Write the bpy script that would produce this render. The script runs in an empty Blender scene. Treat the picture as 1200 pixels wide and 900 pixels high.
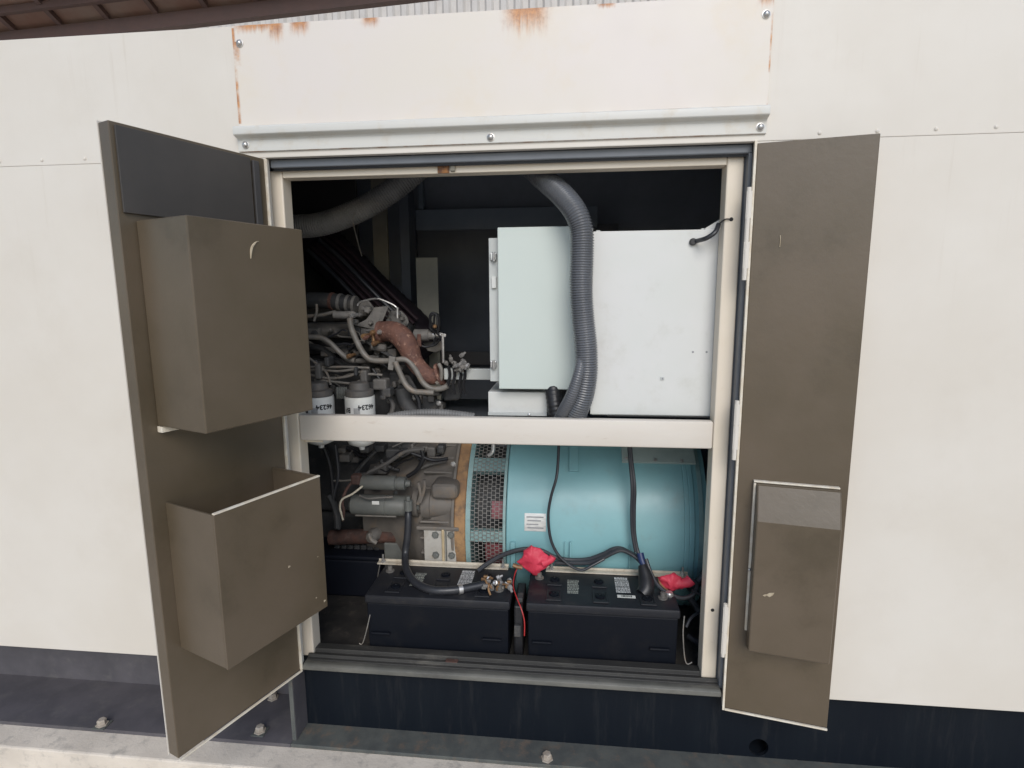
import bpy, bmesh, math, random
from mathutils import Vector, Matrix, noise as mnoise
random.seed(7)
R = math.radians
S = bpy.context.scene
COL = S.collection

# ------------------------------------------------------------------ camera, light, exposure
CAM = Vector((0.21522, -1.64104, 1.45728))
FPX = 652.0
RX = Vector((0.99462276, 0.00980391, -0.10309921))     # camera axes in the world
RWC = Matrix(((0.99462276, 0.10338093, -0.00616016),
              (0.00980391, -0.15320365, -0.988146),
              (-0.10309921, 0.98277211, -0.15339337)))
cam_d = bpy.data.cameras.new('camera'); cam = bpy.data.objects.new('camera', cam_d); COL.objects.link(cam)
cam_d.sensor_fit = 'HORIZONTAL'; cam_d.sensor_width = 36.0; cam_d.lens = FPX / 1200.0 * 36.0
cam_d.clip_start = 0.02; cam_d.clip_end = 500
r0, r1, r2 = RWC[0], RWC[1], RWC[2]
cam.matrix_world = Matrix(((r0[0], -r1[0], -r2[0], CAM.x), (r0[1], -r1[1], -r2[1], CAM.y), (r0[2], -r1[2], -r2[2], CAM.z), (0, 0, 0, 1)))
S.camera = cam

SUN_EL, SUN_AZ = 36.0, 168.0          # azimuth clockwise from +Y (behind the viewer, a little to the right)
W = bpy.data.worlds.new('World'); S.world = W; W.use_nodes = True
wn = W.node_tree.nodes; wl = W.node_tree.links
sky = wn.new('ShaderNodeTexSky'); sky.sky_type = 'NISHITA'; sky.sun_disc = False
sky.sun_elevation = R(SUN_EL); sky.sun_rotation = R(SUN_AZ); sky.dust_density = 0.8; sky.air_density = 1.0; sky.ozone_density = 1.8
bg = next(n for n in wn if n.type == 'BACKGROUND'); bg.inputs['Strength'].default_value = 0.115
wl.new(sky.outputs[0], bg.inputs[0])
sd = bpy.data.lights.new('sun', 'SUN'); sun = bpy.data.objects.new('sun', sd); COL.objects.link(sun)
sd.energy = 1.7; sd.angle = R(34); sd.color = (1.0, 0.965, 0.925)
sdir = Vector((math.sin(R(SUN_AZ)) * math.cos(R(SUN_EL)), math.cos(R(SUN_AZ)) * math.cos(R(SUN_EL)), math.sin(R(SUN_EL))))
sun.rotation_euler = (-sdir).to_track_quat('-Z', 'Y').to_euler(); sun.location = (2, -6, 8)
S.view_settings.view_transform = 'Standard'; S.view_settings.look = 'None'
S.view_settings.exposure = 0.30; S.view_settings.gamma = 1.0
S.render.engine = 'CYCLES'
S.cycles.max_bounces = 8; S.cycles.diffuse_bounces = 5

# ------------------------------------------------------------------ geometry helpers
def ray(px, py):
    v = Vector((px - 600.0, py - 450.0, FPX)); return RWC.transposed() @ v
def at(px, py, Y):
    r = ray(px, py); return CAM + r * ((Y - CAM.y) / r.y)
def atz(px, py, z):
    r = ray(px, py); return CAM + r * ((z - CAM.z) / r.z)
def pxm(Y): return (Y - CAM.y) / FPX / 0.985      # metres per photo pixel at depth Y

class MB:
    def __init__(self, xf=None): self.v = []; self.f = []; self.xf = xf
    def add(self, vs, fs):
        o = len(self.v)
        for p in vs:
            p = Vector(p); self.v.append(self.xf(p) if self.xf else p)
        for f in fs: self.f.append([i + o for i in f])
        return self
    def box(self, x0, x1, y0, y1, z0, z1):
        vs = [(x, y, z) for z in (z0, z1) for y in (y0, y1) for x in (x0, x1)]
        return self.add(vs, [(0, 2, 3, 1), (4, 5, 7, 6), (0, 1, 5, 4), (2, 6, 7, 3), (0, 4, 6, 2), (1, 3, 7, 5)])
    def hexa(self, b, t):
        """b, t: four bottom and four top corners in the same order"""
        n = len(b); fs = [tuple(range(n))[::-1], tuple(range(n, 2 * n))]
        for i in range(n):
            j = (i + 1) % n; fs.append((i, j, n + j, n + i))
        return self.add(list(b) + list(t), fs)
    def prism_x(self, prof, x0, x1):
        """profile of (y, z) extruded along x"""
        return self.hexa([(x0, y, z) for y, z in prof], [(x1, y, z) for y, z in prof])
    def prism_y(self, prof, y0, y1):
        return self.hexa([(x, y0, z) for x, z in prof], [(x, y1, z) for x, z in prof])
    def prism_z(self, prof, z0, z1):
        return self.hexa([(x, y, z0) for x, y in prof], [(x, y, z1) for x, y in prof])
    def lathe(self, c, axis, prof, n=32, a0=0.0, a1=None):
        """prof: list of (t along axis, radius)"""
        c = Vector(c); axis = Vector(axis).normalized()
        e1 = axis.orthogonal().normalized(); e2 = axis.cross(e1)
        full = a1 is None; a1 = a0 + 2 * math.pi if full else a1
        m = n if full else n + 1
        vs = []; fs = []
        for t, r in prof:
            for i in range(m):
                a = a0 + (a1 - a0) * i / n
                vs.append(c + axis * t + (e1 * math.cos(a) + e2 * math.sin(a)) * r)
        for k in range(len(prof) - 1):
            for i in range(n):
                j = (i + 1) % m
                fs.append((k * m + i, k * m + j, (k + 1) * m + j, (k + 1) * m + i))
        if full:
            if prof[0][1] > 1e-6: fs.append(tuple(range(m))[::-1])
            if prof[-1][1] > 1e-6: fs.append(tuple(range((len(prof) - 1) * m, len(prof) * m)))
        return self.add(vs, fs)
    def tube(self, pts, r, n=10, step=None, smooth=True, rib=0.0, pitch=0.008, flat=1.0):
        pts = [Vector(p) for p in pts]
        P = spline(pts) if smooth and len(pts) > 2 else pts
        L = [0.0]
        for a, b in zip(P, P[1:]): L.append(L[-1] + (b - a).length)
        tot = L[-1]
        if rib: k = max(8, int(tot / pitch) * 4)
        else: k = max(len(pts) * (6 if smooth else 1), 2) if step is None else max(2, int(tot / step))
        if not smooth and not rib:
            Q = P; T = list(L)
        else:
            Q = []; T = []
            j = 0
            for i in range(k + 1):
                d = tot * i / k
                while j < len(L) - 2 and L[j + 1] < d: j += 1
                u = 0 if L[j + 1] == L[j] else (d - L[j]) / (L[j + 1] - L[j])
                Q.append(P[j].lerp(P[j + 1], min(1, max(0, u)))); T.append(d)
        vs = []; fs = []; nrm = None
        for i, p in enumerate(Q):
            a = Q[max(0, i - 1)]; b = Q[min(len(Q) - 1, i + 1)]
            t = (b - a).normalized()
            if nrm is None: nrm = t.orthogonal().normalized()
            nrm = (nrm - t * nrm.dot(t)).normalized(); bn = t.cross(nrm)
            rr = r(T[i] / tot) if callable(r) else r
            if rib: rr *= 1 + rib * (0.7 if i % 4 in (1, 2) else -0.7)
            for q in range(n):
                an = 2 * math.pi * q / n
                vs.append(p + (nrm * math.cos(an) + bn * math.sin(an) * flat) * rr)
        for i in range(len(Q) - 1):
            for q in range(n):
                w = (q + 1) % n
                fs.append((i * n + q, i * n + w, (i + 1) * n + w, (i + 1) * n + q))
        fs.append(tuple(range(n))[::-1]); fs.append(tuple(range((len(Q) - 1) * n, len(Q) * n)))
        return self.add(vs, fs)
    def build(self, name, m, parent=None, bevel=0.0, seg=2, smooth=True, ang=35, subd=0):
        return link_mesh(name, self.v, self.f, m, parent, bevel, seg, smooth, ang, subd)

def spline(pts, per=10):
    out = []
    n = len(pts)
    for i in range(n - 1):
        p0 = pts[max(0, i - 1)]; p1 = pts[i]; p2 = pts[i + 1]; p3 = pts[min(n - 1, i + 2)]
        for k in range(per):
            t = k / per
            out.append(0.5 * ((2 * p1) + (p2 - p0) * t + (2 * p0 - 5 * p1 + 4 * p2 - p3) * t * t + (3 * p1 - p0 - 3 * p2 + p3) * t ** 3))
    out.append(pts[-1]); return out

def rootloc(o):
    while o.parent: o = o.parent
    return o.location.copy()

def mesh_of(name, v, f, m, bevel=0.0, seg=2, smooth=True, ang=35, subd=0):
    me = bpy.data.meshes.new(name)
    me.from_pydata([tuple(p) for p in v], [], [tuple(q) for q in f]); me.validate(); me.update()
    bm = bmesh.new(); bm.from_mesh(me)
    bmesh.ops.recalc_face_normals(bm, faces=bm.faces)
    if bevel:
        es = [e for e in bm.edges if len(e.link_faces) == 2 and e.calc_face_angle(0) > R(28)]
        bmesh.ops.bevel(bm, geom=es, offset=bevel, segments=seg, profile=0.5, affect='EDGES', clamp_overlap=True)
    if subd:
        for _ in range(subd):
            bmesh.ops.subdivide_edges(bm, edges=bm.edges[:], cuts=1, use_grid_fill=True, smooth=0.6)
    bm.to_mesh(me); bm.free()
    if smooth:
        me.polygons.foreach_set('use_smooth', [True] * len(me.polygons))
        me.set_sharp_from_angle(angle=R(16 if bevel else ang))
    if m: me.materials.append(m)
    return me

def link_mesh(name, v, f, m, parent, bevel, seg, smooth, ang, subd):
    if parent is None:
        xs = [p.x for p in v]; ys = [p.y for p in v]; zs = [p.z for p in v]
        off = Vector(((min(xs) + max(xs)) / 2, (min(ys) + max(ys)) / 2, min(zs)))
    else: off = rootloc(parent)
    me = mesh_of(name, [p - off for p in v], f, m, bevel, seg, smooth, ang, subd)
    o = bpy.data.objects.new(name, me); COL.objects.link(o)
    if parent is None: o.location = off
    else: o.parent = parent
    return o

def inst(me, name, parent, loc, rot=None):
    """another object sharing mesh data, at a world place, as a child"""
    o = bpy.data.objects.new(name, me); COL.objects.link(o); o.parent = parent
    o.location = Vector(loc) - rootloc(parent)
    if rot is not None: o.rotation_mode = 'QUATERNION'; o.rotation_quaternion = rot
    return o

def tag(o, label=None, cat=None, group=None, kind=None):
    if label: o['label'] = label
    if cat: o['category'] = cat
    if group: o['group'] = group
    if kind: o['kind'] = kind
    return o
def thing(name, loc, label, cat, group=None):
    o = bpy.data.objects.new(name, None); COL.objects.link(o); o.location = loc; o.empty_display_size = 0.05
    return tag(o, label, cat, group)

def text_mesh(name, body, size, m, parent, place):
    """flat print; place maps (x, y) in metres of the text plane to a world point"""
    cu = bpy.data.curves.new(name, 'FONT'); cu.body = body; cu.size = size; cu.align_x = 'CENTER'; cu.align_y = 'CENTER'; cu.resolution_u = 2; cu.offset = size * 0.035
    to = bpy.data.objects.new(name, cu); COL.objects.link(to)
    dg = bpy.context.evaluated_depsgraph_get(); dg.update()
    me0 = bpy.data.meshes.new_from_object(to.evaluated_get(dg))
    v = [place(p.co.x, p.co.y) for p in me0.vertices]; f = [tuple(p.vertices) for p in me0.polygons]
    bpy.data.objects.remove(to); bpy.data.meshes.remove(me0); bpy.data.curves.remove(cu)
    return link_mesh(name, v, f, m, parent, 0, 1, False, 35, 0)

# ------------------------------------------------------------------ materials
def nd(nt, t, **kw):
    n = nt.nodes.new(t)
    for k, v in kw.items(): setattr(n, k, v)
    return n
def mth(nt, op, a, b=None, c=None, clamp=False):
    n = nt.nodes.new('ShaderNodeMath'); n.operation = op; n.use_clamp = clamp
    for i, x in enumerate((a, b, c)):
        if x is None: continue
        if isinstance(x, (int, float)): n.inputs[i].default_value = x
        else: nt.links.new(x, n.inputs[i])
    return n.outputs[0]
def mixc(nt, fac, a, b):
    n = nt.nodes.new('ShaderNodeMix'); n.data_type = 'RGBA'
    for i, x in ((0, fac), (6, a), (7, b)):
        if isinstance(x, (int, float)): n.inputs[i].default_value = x
        elif isinstance(x, tuple): n.inputs[i].default_value = (*x, 1)
        else: nt.links.new(x, n.inputs[i])
    return n.outputs[2]
def noise(nt, vec, scale, detail=4, rough=0.6):
    n = nt.nodes.new('ShaderNodeTexNoise'); n.inputs['Scale'].default_value = scale
    n.inputs['Detail'].default_value = detail; n.inputs['Roughness'].default_value = rough
    nt.links.new(vec, n.inputs['Vector']); return n.outputs['Fac']
def ramp(nt, x, a, b):
    n = nt.nodes.new('ShaderNodeMapRange'); n.interpolation_type = 'SMOOTHSTEP'
    nt.links.new(x, n.inputs[0]); n.inputs[1].default_value = a; n.inputs[2].default_value = b
    return n.outputs[0]

def mat(name, c, c2=None, rough=0.5, metal=0.0, nscale=6.0, stretch=(1, 1, 1), dirt=None, dirt_amt=0.5, dirt_scale=9.0, dirt_lo=0.5, dirt_hi=0.72,
        bump=0.0, bscale=80.0, rvar=0.12, spec=0.5, extra=None):
    m = bpy.data.materials.new(name); m.use_nodes = True; nt = m.node_tree
    b = next(n for n in nt.nodes if n.type == 'BSDF_PRINCIPLED')
    geo = nd(nt, 'ShaderNodeNewGeometry'); pos = geo.outputs['Position']
    mp = nd(nt, 'ShaderNodeMapping'); nt.links.new(pos, mp.inputs['Vector']); mp.inputs['Scale'].default_value = stretch
    vec = mp.outputs[0]
    c2 = c2 or tuple(x * 0.86 for x in c)
    col = mixc(nt, ramp(nt, noise(nt, vec, nscale), 0.3, 0.7), c, c2)
    if dirt:
        d = ramp(nt, noise(nt, vec, dirt_scale, 7, 0.7), dirt_lo, dirt_hi)
        col = mixc(nt, mth(nt, 'MULTIPLY', d, dirt_amt), col, dirt)
    if extra: col = extra(nt, pos, col)
    nt.links.new(col, b.inputs['Base Color'])
    b.inputs['Metallic'].default_value = metal
    b.inputs['Specular IOR Level'].default_value = spec
    rr = mth(nt, 'ADD', mth(nt, 'MULTIPLY', mth(nt, 'SUBTRACT', noise(nt, vec, nscale * 3 + 4, 5), 0.5), rvar * 2), rough, clamp=True)
    nt.links.new(rr, b.inputs['Roughness'])
    if bump:
        bn = nd(nt, 'ShaderNodeBump'); bn.inputs['Strength'].default_value = bump; bn.inputs['Distance'].default_value = 0.004
        nt.links.new(noise(nt, vec, bscale, 5), bn.inputs['Height']); nt.links.new(bn.outputs[0], b.inputs['Normal'])
    return m

def rust_spots(spots, ztop, left_edge=None):
    """rust that starts at a panel's top edge and runs down in streaks: (x, half width, length)"""
    def ex(nt, pos, col):
        sp = nd(nt, 'ShaderNodeSeparateXYZ'); nt.links.new(pos, sp.inputs[0])
        x, z = sp.outputs[0], sp.outputs[2]
        mp = nd(nt, 'ShaderNodeMapping'); nt.links.new(pos, mp.inputs[0]); mp.inputs['Scale'].default_value = (90, 1, 5)
        st = noise(nt, mp.outputs[0], 1.0, 5, 0.7)
        fine = noise(nt, pos, 70, 5, 0.7)
        down = mth(nt, 'SUBTRACT', ztop, z)
        tot = None
        for xc, hw, ln in spots:
            w = mth(nt, 'SUBTRACT', 1.0, mth(nt, 'DIVIDE', mth(nt, 'ABSOLUTE', mth(nt, 'SUBTRACT', x, xc)), hw))
            w = ramp(nt, mth(nt, 'ADD', w, mth(nt, 'MULTIPLY', mth(nt, 'SUBTRACT', fine, 0.5), 0.5)), 0.0, 0.7)
            h = mth(nt, 'SUBTRACT', 1.0, mth(nt, 'DIVIDE', down, ln))
            v = mth(nt, 'ADD', mth(nt, 'MULTIPLY', h, 0.9), mth(nt, 'SUBTRACT', st, 0.62))
            v = mth(nt, 'MULTIPLY', w, ramp(nt, v, 0.15, 0.75))
            tot = v if tot is None else mth(nt, 'MAXIMUM', tot, v)
        if left_edge is not None:
            for xe, hw, z0, z1 in left_edge:
                e = mth(nt, 'SUBTRACT', 1.0, mth(nt, 'DIVIDE', mth(nt, 'ABSOLUTE', mth(nt, 'SUBTRACT', x, xe)), hw))
                zz = mth(nt, 'MULTIPLY', mth(nt, 'GREATER_THAN', z, z0), mth(nt, 'LESS_THAN', z, z1))
                v = mth(nt, 'MULTIPLY', zz, mth(nt, 'MULTIPLY', ramp(nt, e, 0.0, 0.8), ramp(nt, noise(nt, pos, 16, 4), 0.38, 0.62)))
                tot = mth(nt, 'MAXIMUM', tot, v)
        rc = mixc(nt, ramp(nt, fine, 0.35, 0.65), (0.55, 0.23, 0.055), (0.33, 0.125, 0.04))
        return mixc(nt, mth(nt, 'MULTIPLY', tot, 0.9), col, rc)
    return ex

def line_rust(zs, amt=0.8, half=0.0022):
    """thin rusty line along a seam at height z"""
    def ex(nt, pos, col):
        sp = nd(nt, 'ShaderNodeSeparateXYZ'); nt.links.new(pos, sp.inputs[0])
        mp = nd(nt, 'ShaderNodeMapping'); nt.links.new(pos, mp.inputs[0]); mp.inputs['Scale'].default_value = (14, 1, 30)
        n = ramp(nt, noise(nt, mp.outputs[0], 1.0, 5, 0.7), 0.42, 0.66)
        for z in zs:
            w = ramp(nt, mth(nt, 'SUBTRACT', 1.0, mth(nt, 'DIVIDE', mth(nt, 'ABSOLUTE', mth(nt, 'SUBTRACT', sp.outputs[2], z)), half)), 0, 0.6)
            col = mixc(nt, mth(nt, 'MULTIPLY', mth(nt, 'MULTIPLY', w, n), amt), col, (0.33, 0.15, 0.07))
        return col
    return ex

M = {}
CREAM = (0.65, 0.61, 0.545)
def streaks(tops, col_=(0.36, 0.27, 0.17), amt=0.2):
    def ex(nt, pos, col):
        sp = nd(nt, 'ShaderNodeSeparateXYZ'); nt.links.new(pos, sp.inputs[0])
        mp = nd(nt, 'ShaderNodeMapping'); nt.links.new(pos, mp.inputs[0]); mp.inputs['Scale'].default_value = (22, 1, 0.9)
        st = ramp(nt, noise(nt, mp.outputs[0], 1.0, 6, 0.75), 0.56, 0.74)
        fine = ramp(nt, noise(nt, pos, 120, 3, 0.7), 0.66, 0.74)
        for zt_, ln in tops:
            d = mth(nt, 'SUBTRACT', zt_, sp.outputs[2])
            f = mth(nt, 'MULTIPLY', ramp(nt, d, 0.0, 0.004), mth(nt, 'SUBTRACT', 1.0, ramp(nt, d, 0.01, ln)))
            col = mixc(nt, mth(nt, 'MULTIPLY', mth(nt, 'MULTIPLY', st, f), amt), col, col_)
        return mixc(nt, mth(nt, 'MULTIPLY', fine, 0.15), col, (0.42, 0.34, 0.25))
    return ex
M['cream'] = mat('cream_paint', CREAM, (0.615, 0.57, 0.50), rough=0.5, nscale=2.2, dirt=(0.54, 0.485, 0.41), dirt_amt=0.2, dirt_scale=3, bump=0.16, bscale=5, extra=streaks([(2.207, 0.35), (1.856, 0.6)]))
M['cover'] = mat('cover_panel_paint', (0.665, 0.61, 0.565), (0.66, 0.61, 0.535), rough=0.46, nscale=1.8, dirt=(0.66, 0.55, 0.38), dirt_amt=0.3, dirt_scale=4, bump=0.05, bscale=18,
                 extra=rust_spots([(-0.655, 0.085, 0.035), (-0.53, 0.035, 0.06), (-0.33, 0.03, 0.04), (0.092, 0.075, 0.10), (-0.60, 0.03, 0.08), (0.70, 0.03, 0.05), (0.3, 0.03, 0.02)], 2.206,
                                  left_edge=[(-0.7245, 0.008, 1.95, 2.2), (-0.717, 0.014, 2.10, 2.165), (0.7145, 0.004, 1.9, 2.2)]))
M['rail'] = mat('grey_white_paint', (0.585, 0.58, 0.54), (0.595, 0.58, 0.535), rough=0.42, nscale=3, dirt=(0.5, 0.42, 0.3), dirt_amt=0.4, dirt_scale=14, bump=0.04, bscale=40, extra=line_rust([1.873, 1.939], 0.85))
M['post'] = mat('cream_post_paint', (0.70, 0.62, 0.51), (0.67, 0.59, 0.47), rough=0.42, nscale=5, dirt=(0.36, 0.26, 0.16), dirt_amt=0.4, dirt_scale=22, dirt_lo=0.6, dirt_hi=0.8, bump=0.03)
M['beam'] = mat('beam_paint', (0.60, 0.545, 0.475), (0.63, 0.585, 0.52), rough=0.45, nscale=5, stretch=(0.5, 1, 2), dirt=(0.33, 0.22, 0.13), dirt_amt=0.5, dirt_scale=16, dirt_lo=0.58, dirt_hi=0.78, bump=0.04)
M['rust'] = mat('rust', (0.36, 0.17, 0.065), (0.10, 0.055, 0.04), rough=0.9, nscale=60, bump=0.5, bscale=150)
M['slate'] = mat('rubber_seal', (0.04, 0.045, 0.054), (0.034, 0.038, 0.045), rough=0.55, nscale=9)
M['foam'] = mat('brown_lining', (0.120, 0.091, 0.062), (0.093, 0.071, 0.044), rough=0.38, nscale=2.2, dirt=(0.062, 0.047, 0.028), dirt_amt=0.55, dirt_scale=4.5, bump=0.10, bscale=55, rvar=0.1)
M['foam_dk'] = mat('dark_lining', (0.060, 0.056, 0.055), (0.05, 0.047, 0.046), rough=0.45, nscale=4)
M['door_shade'] = mat('shaded_brown_lining', (0.058, 0.051, 0.045), (0.046, 0.041, 0.037), rough=0.5, nscale=4)  # brown lining darkened: shade put into the colour
M['edge'] = mat('bare_cream_edge', (0.72, 0.67, 0.57), (0.6, 0.52, 0.4), rough=0.5, nscale=30)
M['chip'] = mat('chipped_lining', (0.46, 0.39, 0.28), (0.3, 0.24, 0.16), rough=0.8, nscale=60)
M['navy'] = mat('inner_wall_paint', (0.40, 0.43, 0.49), (0.34, 0.37, 0.42), rough=0.6, nscale=4, dirt=(0.25, 0.26, 0.28), dirt_amt=0.4, dirt_scale=6)
M['navy_lt'] = mat('inner_frame_paint', (0.24, 0.28, 0.33), (0.2, 0.24, 0.29), rough=0.6, nscale=4)
M['slate_lt'] = mat('channel_paint', (0.15, 0.162, 0.178), (0.125, 0.136, 0.152), rough=0.45, nscale=7)
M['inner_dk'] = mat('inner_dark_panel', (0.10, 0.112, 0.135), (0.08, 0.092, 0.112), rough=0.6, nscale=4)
M['pan_dark'] = mat('dark_oil_pan', (0.008, 0.010, 0.017), None, rough=0.55, nscale=6, spec=0.25)
M['olive'] = mat('olive_plate_paint', (0.27, 0.26, 0.215), (0.22, 0.215, 0.18), rough=0.55, nscale=7)
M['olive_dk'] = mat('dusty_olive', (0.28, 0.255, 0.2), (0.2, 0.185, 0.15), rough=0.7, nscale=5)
M['base'] = mat('skid_paint', (0.0045, 0.007, 0.0115), (0.006, 0.009, 0.0135), spec=0.14, rough=0.6, nscale=3, stretch=(3, 1, 0.35), dirt=(0.024, 0.025, 0.027), dirt_amt=0.45, dirt_scale=9, bump=0.06, bscale=40)
M['flange'] = mat('dusty_skid_paint', (0.10, 0.105, 0.095), (0.068, 0.073, 0.07), rough=0.75, nscale=14, dirt=(0.17, 0.12, 0.085), dirt_amt=0.7, dirt_scale=18, bump=0.15, bscale=120)
M['gusset'] = mat('worn_skid_paint', (0.105, 0.097, 0.105), (0.078, 0.073, 0.08), rough=0.6, nscale=8, dirt=(0.16, 0.15, 0.14), dirt_amt=0.4, dirt_scale=12)
M['sill'] = mat('dirty_sill', (0.042, 0.040, 0.036), (0.03, 0.029, 0.027), rough=0.6, nscale=9, stretch=(0.4, 1, 1), dirt=(0.13, 0.12, 0.10), dirt_amt=0.55, dirt_scale=15, bump=0.12, bscale=90)
M['sill_lt'] = mat('dusty_sill_lip', (0.155, 0.15, 0.13), (0.09, 0.09, 0.08), rough=0.6, nscale=11, stretch=(0.5, 1, 1), dirt=(0.07, 0.065, 0.06), dirt_amt=0.7, dirt_scale=15, bump=0.12, bscale=90)
M['floor'] = mat('dusty_floor', (0.042, 0.038, 0.034), (0.022, 0.021, 0.02), rough=0.8, nscale=9, dirt=(0.12, 0.10, 0.08), dirt_amt=0.5, dirt_scale=20, bump=0.15)
M['concrete'] = mat('concrete', (0.68, 0.61, 0.52), (0.56, 0.50, 0.425), rough=0.9, nscale=5, dirt=(0.3, 0.28, 0.25), dirt_amt=0.6, dirt_scale=22, bump=0.35, bscale=120)
M['bolt'] = mat('zinc_bolt', (0.55, 0.54, 0.52), (0.40, 0.38, 0.36), rough=0.35, metal=0.8, nscale=60)
M['dbolt'] = mat('dusty_bolt', (0.42, 0.37, 0.31), (0.30, 0.25, 0.2), rough=0.8, nscale=60)
M['cab_g'] = mat('cabinet_green_grey', (0.545, 0.60, 0.56), (0.53, 0.585, 0.545), rough=0.38, nscale=3, bump=0.02, bscale=200)
M['cab_w'] = mat('cabinet_light_grey', (0.625, 0.62, 0.60), (0.59, 0.60, 0.565), rough=0.42, nscale=2.5, dirt=(0.48, 0.47, 0.42), dirt_amt=0.4, dirt_scale=9, bump=0.02, bscale=200)
M['cab_side'] = mat('cabinet_frame', (0.52, 0.54, 0.52), None, rough=0.42, nscale=5)
M['hole'] = mat('hole_dark', (0.02, 0.02, 0.02), None, rough=0.8)
M['chrome'] = mat('plated_hinge', (0.6, 0.6, 0.6), (0.35, 0.35, 0.36), rough=0.3, metal=0.9, nscale=80)
M['hose'] = mat('grey_ribbed_plastic', (0.118, 0.123, 0.134), (0.09, 0.095, 0.105), rough=0.28, nscale=7, dirt=(0.13, 0.13, 0.13), dirt_amt=0.45, dirt_scale=14)
M['hose_dusty'] = mat('dusty_ribbed_plastic', (0.19, 0.187, 0.18), (0.125, 0.123, 0.12), rough=0.55, nscale=12)
M['duct'] = mat('black_duct', (0.020, 0.016, 0.020), (0.013, 0.010, 0.014), spec=0.2, rough=0.6, nscale=10)
M['black'] = mat('black_rubber', (0.014, 0.014, 0.016), (0.02, 0.02, 0.022), rough=0.42, nscale=20)
M['cable'] = mat('black_cable', (0.022, 0.024, 0.030), (0.035, 0.036, 0.04), rough=0.38, nscale=14)
M['red'] = mat('red_rubber', (0.62, 0.045, 0.085), (0.54, 0.035, 0.065), rough=0.58, nscale=20)
M['redwire'] = mat('red_wire', (0.45, 0.03, 0.03), None, rough=0.45)
M['whitewire'] = mat('white_wire', (0.62, 0.56, 0.44), None, rough=0.5)
M['bluetape'] = mat('blue_tape', (0.015, 0.03, 0.10), None, rough=0.45)
M['iron'] = mat('engine_iron', (0.15, 0.14, 0.128), (0.095, 0.09, 0.085), rough=0.6, nscale=9, dirt=(0.24, 0.19, 0.145), dirt_amt=0.6, dirt_scale=18, bump=0.3, bscale=70)
M['iron_dk'] = mat('engine_iron_dark', (0.062, 0.062, 0.062), (0.036, 0.037, 0.039), rough=0.65, nscale=9, dirt=(0.13, 0.112, 0.092), dirt_amt=0.55, dirt_scale=22, bump=0.2, bscale=70)
M['pipe'] = mat('grey_pipe', (0.21, 0.195, 0.175), (0.14, 0.13, 0.115), rough=0.45, nscale=25, dirt=(0.28, 0.19, 0.12), dirt_amt=0.5, dirt_scale=30)
M['manifold'] = mat('rusty_manifold', (0.175, 0.082, 0.058), (0.105, 0.052, 0.042), rough=0.75, nscale=28, dirt=(0.42, 0.26, 0.19), dirt_amt=0.7, dirt_scale=48, dirt_lo=0.54, dirt_hi=0.66, bump=0.8, bscale=150)
M['cast'] = mat('dusty_casting', (0.24, 0.225, 0.205), (0.16, 0.15, 0.14), rough=0.65, nscale=26, dirt=(0.05, 0.05, 0.05), dirt_amt=0.55, dirt_scale=40, bump=0.25, bscale=110)
M['alu'] = mat('bare_aluminium', (0.62, 0.60, 0.57), (0.42, 0.41, 0.4), rough=0.35, metal=0.7, nscale=40)
M['brass'] = mat('brass', (0.36, 0.21, 0.10), (0.22, 0.125, 0.07), rough=0.5, metal=0.5, nscale=40)
M['filter'] = mat('white_can', (0.74, 0.74, 0.71), (0.70, 0.70, 0.66), rough=0.32, nscale=9, dirt=(0.45, 0.42, 0.36), dirt_amt=0.35, dirt_scale=12)
M['ink'] = mat('black_ink', (0.02, 0.02, 0.022), None, rough=0.6)
M['greyink'] = mat('grey_ink', (0.22, 0.23, 0.24), (0.3, 0.3, 0.3), rough=0.6, nscale=300)
M['whiteink'] = mat('white_print', (0.72, 0.73, 0.72), (0.6, 0.6, 0.6), rough=0.5, nscale=90)
M['silverink'] = mat('grey_print', (0.36, 0.38, 0.33), (0.25, 0.26, 0.24), rough=0.5, nscale=90)
M['greygreen'] = mat('starter_grey_green', (0.15, 0.155, 0.142), (0.115, 0.12, 0.112), rough=0.5, nscale=12, dirt=(0.18, 0.15, 0.12), dirt_amt=0.4, dirt_scale=20, bump=0.08)
M['housing'] = mat('housing_brown_grey', (0.165, 0.146, 0.126), (0.118, 0.107, 0.095), rough=0.62, nscale=9, dirt=(0.24, 0.16, 0.09), dirt_amt=0.5, dirt_scale=13, bump=0.12)
M['orange'] = mat('rusty_orange_ring', (0.37, 0.215, 0.095), (0.22, 0.125, 0.065), rough=0.8, nscale=11, dirt=(0.11, 0.075, 0.055), dirt_amt=0.85, dirt_scale=24, dirt_lo=0.45, dirt_hi=0.7, bump=0.2)
M['teal'] = mat('teal_paint', (0.215, 0.42, 0.445), (0.195, 0.385, 0.41), rough=0.36, nscale=5, dirt=(0.20, 0.27, 0.26), dirt_amt=0.5, dirt_scale=7, dirt_lo=0.52, dirt_hi=0.78, bump=0.10, bscale=26, rvar=0.1)
M['teal_lt'] = mat('teal_pale', (0.25, 0.37, 0.36), (0.18, 0.29, 0.29), rough=0.45, nscale=8, dirt=(0.1, 0.1, 0.08), dirt_amt=0.4, dirt_scale=30)
M['cover_plate'] = mat('grey_teal_plate', (0.40, 0.47, 0.44), (0.33, 0.40, 0.38), rough=0.5, nscale=10)
M['plate'] = mat('nameplate_metal', (0.66, 0.66, 0.64), (0.5, 0.5, 0.49), rough=0.35, metal=0.5, nscale=40, stretch=(1, 1, 6))
M['mount'] = mat('pale_grey_mount', (0.44, 0.42, 0.38), (0.38, 0.36, 0.32), rough=0.55, nscale=12, dirt=(0.27, 0.2, 0.12), dirt_amt=0.55, dirt_scale=20)
M['rib'] = mat('stained_rib', (0.50, 0.40, 0.25), (0.42, 0.33, 0.2), rough=0.6, nscale=20)
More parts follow.
